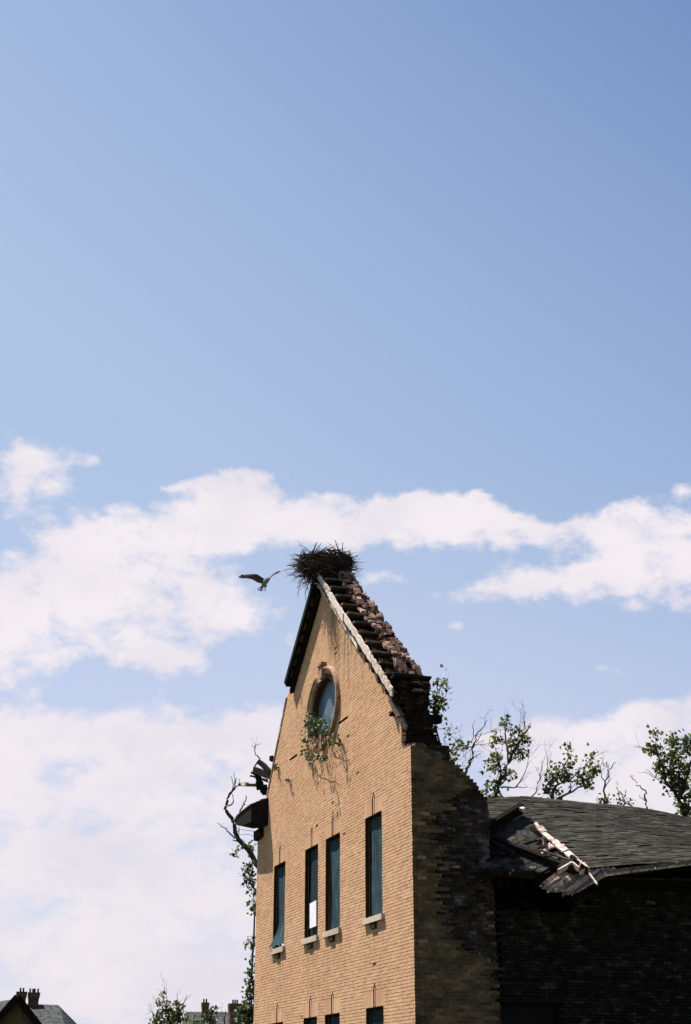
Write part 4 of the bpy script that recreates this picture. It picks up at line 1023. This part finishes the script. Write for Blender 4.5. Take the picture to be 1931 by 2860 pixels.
plant('broadleaf_tree', 'big dark leafy tree at the right edge above the roof', 'tree', 36,
      [([(1925, 2300), (1900, 2240), (1880, 2200), (1875, 2120), (1885, 2060)], .08, .01), ([(1890, 2215), (1862, 2185), (1845, 2150), (1835, 2090), (1828, 2045)], .04, .006), ([(1900, 2230), (1925, 2160), (1940, 2080)], .05, .01), ([(1878, 2140), (1900, 2110), (1920, 2100)], .03, .008)],
      [(1826, 2044, 10, 12, 40), (1812, 2092, 14, 10, 50), (1838, 2095, 18, 16, 85), (1845, 2130, 18, 18, 95), (1882, 2075, 18, 22, 105), (1875, 2110, 22, 18, 110), (1856, 2160, 22, 20, 120), (1882, 2160, 22, 22, 130), (1920, 2090, 18, 22, 110), (1930, 2060, 12, 18, 60), (1905, 2130, 18, 18, 90), (1900, 2180, 22, 20, 120), (1885, 2205, 24, 20, 130), (1920, 2225, 20, 26, 150), (1905, 2255, 20, 20, 120), (1930, 2265, 14, 22, 100), (1945, 2150, 20, 40, 120)], .12, True, twigs=20, twl=.7, group=GT)

# climbing and left-hand plants
plant('dead_tree', 'crooked bare tree curling out from behind the left wall corner', 'tree', 40,
      [([(722, 2420), (690, 2370), (660, 2335), (652, 2295), (632, 2265), (634, 2240), (640, 2222), (652, 2205), (658, 2185), (660, 2172)], .075, .012), ([(640, 2222), (652, 2210), (663, 2195), (668, 2188), (671, 2175)], .02, .006), ([(636, 2250), (650, 2245), (653, 2235), (648, 2218)], .022, .01), ([(652, 2208), (652, 2190), (644, 2168)], .018, .006), ([(656, 2342), (640, 2325), (625, 2310), (607, 2299)], .024, .007), ([(668, 2290), (674, 2256), (684, 2242), (687, 2222)], .026, .012), ([(712, 2140), (725, 2118), (714, 2107), (712, 2088), (705, 2080)], .022, .006), ([(713, 2092), (716, 2083), (726, 2080)], .012, .005)],
      [(690, 2362, 16, 12, 34), (668, 2382, 16, 7, 26), (706, 2370, 12, 14, 26)], .13, (-16.5, 6.5, 0), twigs=7, twl=.3, wob=.012)
plant('climbing_vine', 'ivy trailing down behind the left edge of the brick gable', 'vine', 37.6,
      [([(712, 2395), (700, 2430), (694, 2460), (702, 2490), (712, 2500)], .012, .006), ([(716, 2880), (712, 2800), (704, 2720), (708, 2640), (712, 2540), (712, 2500)], .05, .012), ([(712, 2610), (694, 2628), (682, 2636)], .01, .004), ([(712, 2640), (700, 2650)], .01, .005), ([(690, 2615), (698, 2625)], .006, .003)],
      [(690, 2415, 10, 10, 34), (700, 2425, 14, 12, 50), (692, 2445, 14, 12, 46), (704, 2455, 12, 14, 50), (696, 2470, 10, 10, 26), (708, 2490, 8, 10, 26), (704, 2525, 8, 10, 30), (708, 2550, 8, 18, 46), (698, 2632, 14, 10, 40), (708, 2642, 10, 10, 30), (706, 2680, 8, 14, 40), (702, 2710, 10, 16, 60), (704, 2745, 14, 18, 90), (702, 2780, 16, 22, 130), (694, 2815, 24, 20, 170), (680, 2838, 26, 22, 190), (706, 2840, 16, 24, 150)], .115, (-13.2, 3.2, 0), leafmat='ivy', twigs=12, twl=.35, dens=.62)
ovb = plant('climbing_vine', 'ivy growing out of the lower rim of the oval window', 'vine', 31.5,
      [([(885, 2040), (868, 2060), (862, 2085), (866, 2112), (890, 2118), (908, 2114)], .008, .004)], [], .1, None, leafmat='ivy', twigs=0)
for ch in list(ovb.children): bpy.data.objects.remove(ch)
st_m = MB(); lf_m = MB()
def wall_vine(pts, ys, r=.006):
    P_ = [at(u, v, y=y) for (u, v), y in zip(pts, ys)]; st_m.tube(smooth_path(P_, 3, .008), r, 4, 0, .5)
wall_vine([(925, 2040), (900, 2030), (872, 2005), (864, 1995)], [-.1, -.14, -.1, -.08]); wall_vine([(880, 2035), (862, 2055), (858, 2085), (862, 2115), (885, 2120), (910, 2115)], [-.1, -.12, -.1, -.12, -.16, -.22])
wall_vine([(905, 2045), (915, 2060), (940, 2052), (950, 2075)], [-.1, -.15, -.2, -.18]); wall_vine([(862, 2062), (848, 2056), (836, 2051)], [-.1, -.14, -.18]); wall_vine([(862, 2115), (866, 2135), (872, 2150)], [-.1, -.06, -.04])
VC = [(866, 1995, 9, 6, 36, .12), (876, 2003, 12, 8, 60, .14), (884, 2014, 16, 10, 110, .16), (900, 2016, 16, 10, 110, .18), (910, 2026, 12, 9, 80, .18), (874, 2030, 16, 12, 110, .16), (890, 2034, 18, 9, 110, .2), (866, 2048, 9, 10, 60, .14), (860, 2062, 9, 9, 50, .12), (852, 2064, 7, 6, 26, .14), (858, 2080, 6, 9, 32, .1),
      (935, 2050, 10, 6, 44, .18), (943, 2060, 9, 8, 60, .22), (946, 2074, 8, 9, 60, .22), (936, 2078, 6, 5, 20, .16), (854, 2096, 6, 7, 24, .12), (862, 2108, 9, 9, 60, .15), (870, 2118, 8, 7, 50, .16), (884, 2112, 9, 6, 46, .18), (900, 2115, 10, 7, 70, .24), (909, 2116, 6, 8, 50, .28), (866, 2136, 4, 8, 16, .08), (914, 2045, 8, 10, 40, .16), (876, 2048, 7, 12, 40, .12)]
for (u, v, ru, rv_, n_, yy) in VC:
    for k in range(int(n_ * .42)):
        y = -abs(random.gauss(yy * .6, yy * .45)) - .02
        c = at(u + random.gauss(0, ru * .45), v + random.gauss(0, rv_ * .5), y=-yy * .5); c[1] = y
        leaf(lf_m, c, random.uniform(.05, .10), 0, .6)
ovb.location = at(888, 2060, y=-.02)
keep(st_m.build('stem', M['bark']), ovb); keep(lf_m.build('foliage', M['ivy']), ovb)
for (u, v, h, lab) in ((773, 2142, 13, 'leafy weed rooted in the brick close to the left gable edge, the upper of two'), (806, 2178, 7, 'tiny weed rooted in the bare brick below and right of another weed')):
    w = MB(); r = empty('wall_weed', tuple(at(u, v, y=0)), lab, 'weed', None)
    s_ = MB(); s_.tube([at(u, v + 6, y=0), at(u, v, y=-.05), at(u, v - 5, y=-.08)], [.006, .005, .003], 4, 0, .5)
    for k in range(h * 4):
        c = at(u + random.gauss(0, 1.8), v + random.gauss(0, h * .33), y=-.05); c[1] = -random.uniform(.02, .11); leaf(w, c, random.uniform(.04, .08))
    keep(s_.build('stem', M['bark']), r); keep(w.build('foliage', M['ivy']), r)

# hanging wires at the left corner
for i, (pts, lab) in enumerate(((((712, 2322), (690, 2319), (672, 2317)), 'upper loose wire end beside the left wall corner'), (((712, 2338), (696, 2331), (668, 2330)), 'lower loose wire end beside the left wall corner'))):
    m = MB(); m.tube(smooth_path([at(u, v, y=.05) for u, v in pts], 4), .006, 4, 0, .5); tag(m.build('loose_wire', M['iron']), lab, 'wire', 'loose wires')

# ------------------------------------------------------------------ far houses
def house(name, label, depth, base_z=0):
    return empty(name, (0, 0, 0), label, 'house')
def ridge_house(root, pts_roof, d_near, d_far, wallmat, seg): pass
def block(mb, c, sx, sy, z0, z1, rz, tint=None, mat=0, taper=0):
    cs, sn = math.cos(rz), math.sin(rz); vs = []
    for k, zz in ((1, z0), (1 + taper, z1)):
        for a, b in ((-1, -1), (1, -1), (1, 1), (-1, 1)):
            x, y = a * sx / 2 * k, b * sy / 2 * k; vs.append((c[0] + x * cs - y * sn, c[1] + x * sn + y * cs, zz))
    mb.hexa(vs, mat, tint)
HR = HEAD + .25
hx = np.array([math.cos(HR), math.sin(HR), 0]); hy = np.array([-math.sin(HR), math.cos(HR), 0])
def slab3(mb, a, b, c, d, t=.12, tint=None):
    n = np.cross(b - a, d - a); n /= np.linalg.norm(n)
    if n[2] < 0: n = -n
    mb.hexa([a, b, c, d, a + n * t, b + n * t, c + n * t, d + n * t], 0, tint)
def roof_tiles(root, a, b, c, d, name='roof', nrow=9):
    """a-b eave edge, d-c ridge edge: overlapping slate courses"""
    m = MB()
    for i in range(nrow):
        t0, t1 = i / nrow, (i + 1.15) / nrow
        k = 10
        for j in range(k):
            s0, s1 = j / k, (j + .985) / k
            q = lambda s, t: lerp(lerp(a, b, s), lerp(d, c, s), min(t, 1))
            slab3(m, q(s0, t0) + np.array([0, 0, .05 * random.random()]), q(s1, t0), q(s1, t1), q(s0, t1), .05)
    o = m.build(name, M['slate']); keep(o, root); return o
def chimney(root, u0, u1, vt, vb, depth, pots, par):
    c = at((u0 + u1) / 2, vt, d=depth); w = (u1 - u0) * depth / FPX; zb = at((u0 + u1) / 2, vb, d=depth)[2] - .6
    m = MB(); n = 10; h = c[2] - zb
    for i in range(n):
        z0 = zb + h * i / n; f_ = 0.84 if i < n - 3 else (0.9, .98, 1.0)[i - n + 3]
        block(m, c, w * f_ * .95, w * f_ * .8, z0, z0 + h / n - .004, HR)
    o = m.build('chimney', M['farbrick']); keep(o, root)
    for k, du in enumerate(pots):
        p = MB(); b0 = c + rv * (du * depth / FPX); p.tube([b0 - np.array([0, 0, .05]), b0 + np.array([0, 0, .22]), b0 + np.array([0, 0, 9.5 * depth / FPX])], [.055, .05, .06], 6, 0, .5); q = p.build('chimney_pot', M['iron']); q.parent = o; q.matrix_parent_inverse = Matrix.Translation(root.location).inverted() if False else Matrix()
    return o
# left house: a gable faces the camera, a hipped wing to its right
d1 = 78.0
h1 = empty('house', (0, 0, 0), 'dark gabled house with twin chimneys at the bottom left', 'house')
ap = at(54, 2792, d=d1); gl = at(-62, 2925, d=d1 - 1); gr = at(128, 2880, d=d1 - 1)
h1.location = (ap[0], ap[1], 0)
back = fv * 0 + np.array([FH[0], FH[1], 0]) * 9 - np.array([RH[0], RH[1], 0]) * 5.5
m = MB(); eL = at(-45, 2900, d=d1); eR = at(135, 2892, d=d1)
m.add([(eL[0], eL[1], 0), (eR[0], eR[1], 0), eR, ap, eL, (eL[0] + back[0], eL[1] + back[1], 0), (eR[0] + back[0], eR[1] + back[1], 0), eR + back, ap + back, eL + back],
      [(0, 1, 2, 3, 4), (9, 8, 7, 6, 5), (1, 6, 7, 2), (0, 4, 9, 5)], 0, .4)
keep(m.build('wall', M['farbrick']), h1)
fr = np.array([FH[0], FH[1], 0]) * -.5
roof_tiles(h1, eR + fr + RH[0] * 0, eR + back, ap + back, ap + fr); roof_tiles(h1, eL + back, eL + fr, ap + fr, ap + back)
for s0, s1 in ((eL, ap), (eR, ap)):
    m = MB(); m.board(s0 + fr * 1.1, s1 + fr * 1.1 + np.array([0, 0, .1]), (0, 0, 1), .35, .12, 0, .3); keep(m.build('bargeboard', M['darkwood']), h1)
a = at(70, 2870, d=d1 + 3); b = at(182, 2876, d=d1 + 3); c = at(163, 2809, d=d1 + 7); d = at(74, 2806, d=d1 + 7)
roof_tiles(h1, a, b, c, d, 'wing_roof')
m = MB(); a2 = at(70, 2872, d=d1 + 3.6); b2 = at(178, 2878, d=d1 + 3.6); bk2 = np.array([FH[0], FH[1], 0]) * 6
m.hexa([(a2[0], a2[1], 0), (b2[0], b2[1], 0), (b2[0] + bk2[0], b2[1] + bk2[1], 0), (a2[0] + bk2[0], a2[1] + bk2[1], 0), a2, b2, b2 + bk2, a2 + bk2], 0, .4); keep(m.build('wing_wall', M['farbrick']), h1)
e = at(163, 2809, d=d1 + 7); roof_tiles(h1, b, b + bk2 * 1.2, e + np.array([0, 0, -.03]), e, 'hip_roof')
chimney(h1, 46, 77, 2770, 2806, d1 + 6, (-4, 4), None); chimney(h1, 78, 113, 2772, 2808, d1 + 7, (-11, -3, 2, 11), None)
# second house seen between the shrubs
d2 = 86.0
a = at(500, 2888, d=d2); b = at(690, 2890, d=d2); c = at(690, 2829, d=d2 + 4); d = at(519, 2828, d=d2 + 4)
h2 = empty('house', (a[0], a[1], 0), 'low slate roofed house with two chimneys beside the brick gable', 'house')
roof_tiles(h2, a, b, c, d); m = MB()
m.hexa([(a[0], a[1], 0), (b[0], b[1], 0), (b[0] + FH[0] * 8, b[1] + FH[1] * 8, 0), (a[0] + FH[0] * 8, a[1] + FH[1] * 8, 0), a - np.array([0, 0, .1]) + .5 * np.array([FH[0], FH[1], 0]), b - np.array([0, 0, .1]) + .5 * np.array([FH[0], FH[1], 0]), b + np.array([FH[0] * 8, FH[1] * 8, -.1]), a + np.array([FH[0] * 8, FH[1] * 8, -.1])], 0, .4)
keep(m.build('wall', M['farbrick']), h2)
roof_tiles(h2, b + np.array([FH[0], FH[1], 0]) * 8, a + np.array([FH[0], FH[1], 0]) * 8, d, c, 'rear_roof')
chimney(h2, 563, 585, 2800, 2832, d2 + 4, (-4, 3), None); chimney(h2, 638, 676, 2803, 2870, d2 - 1, (-6, 0, 6), None)
plant('shrub', 'small ragged tree rising at the bottom between the two far houses', 'tree', 60,
      [([(490, 2890), (470, 2840), (460, 2800), (457, 2776)], .06, .012), ([(475, 2850), (440, 2840), (420, 2825)], .03, .008), ([(480, 2860), (510, 2810), (522, 2780)], .04, .01), ([(490, 2880), (500, 2840), (488, 2800)], .04, .01)],
      [(457, 2785, 7, 10, 24), (452, 2802, 10, 10, 40), (468, 2815, 12, 12, 50), (486, 2805, 14, 14, 70), (480, 2830, 18, 14, 90), (506, 2815, 12, 14, 50), (450, 2840, 20, 14, 90), (500, 2840, 22, 16, 120), (475, 2855, 30, 14, 150), (520, 2845, 16, 16, 70), (435, 2858, 16, 10, 60)], .16, True, twigs=26, twl=.8, spread=.8)
plant('shrub', 'dark shrub in front of the low slate roof', 'tree', 62,
      [([(585, 2895), (588, 2850), (596, 2820)], .05, .01), ([(560, 2895), (552, 2850)], .04, .01), ([(640, 2895), (628, 2850), (632, 2822)], .04, .01)],
      [(590, 2822, 12, 8, 50), (580, 2840, 18, 10, 80), (590, 2852, 24, 10, 100), (560, 2855, 14, 8, 50), (604, 2818, 6, 5, 16)], .16, True, leafmat='ivy', twigs=16, twl=.7, spread=.8)
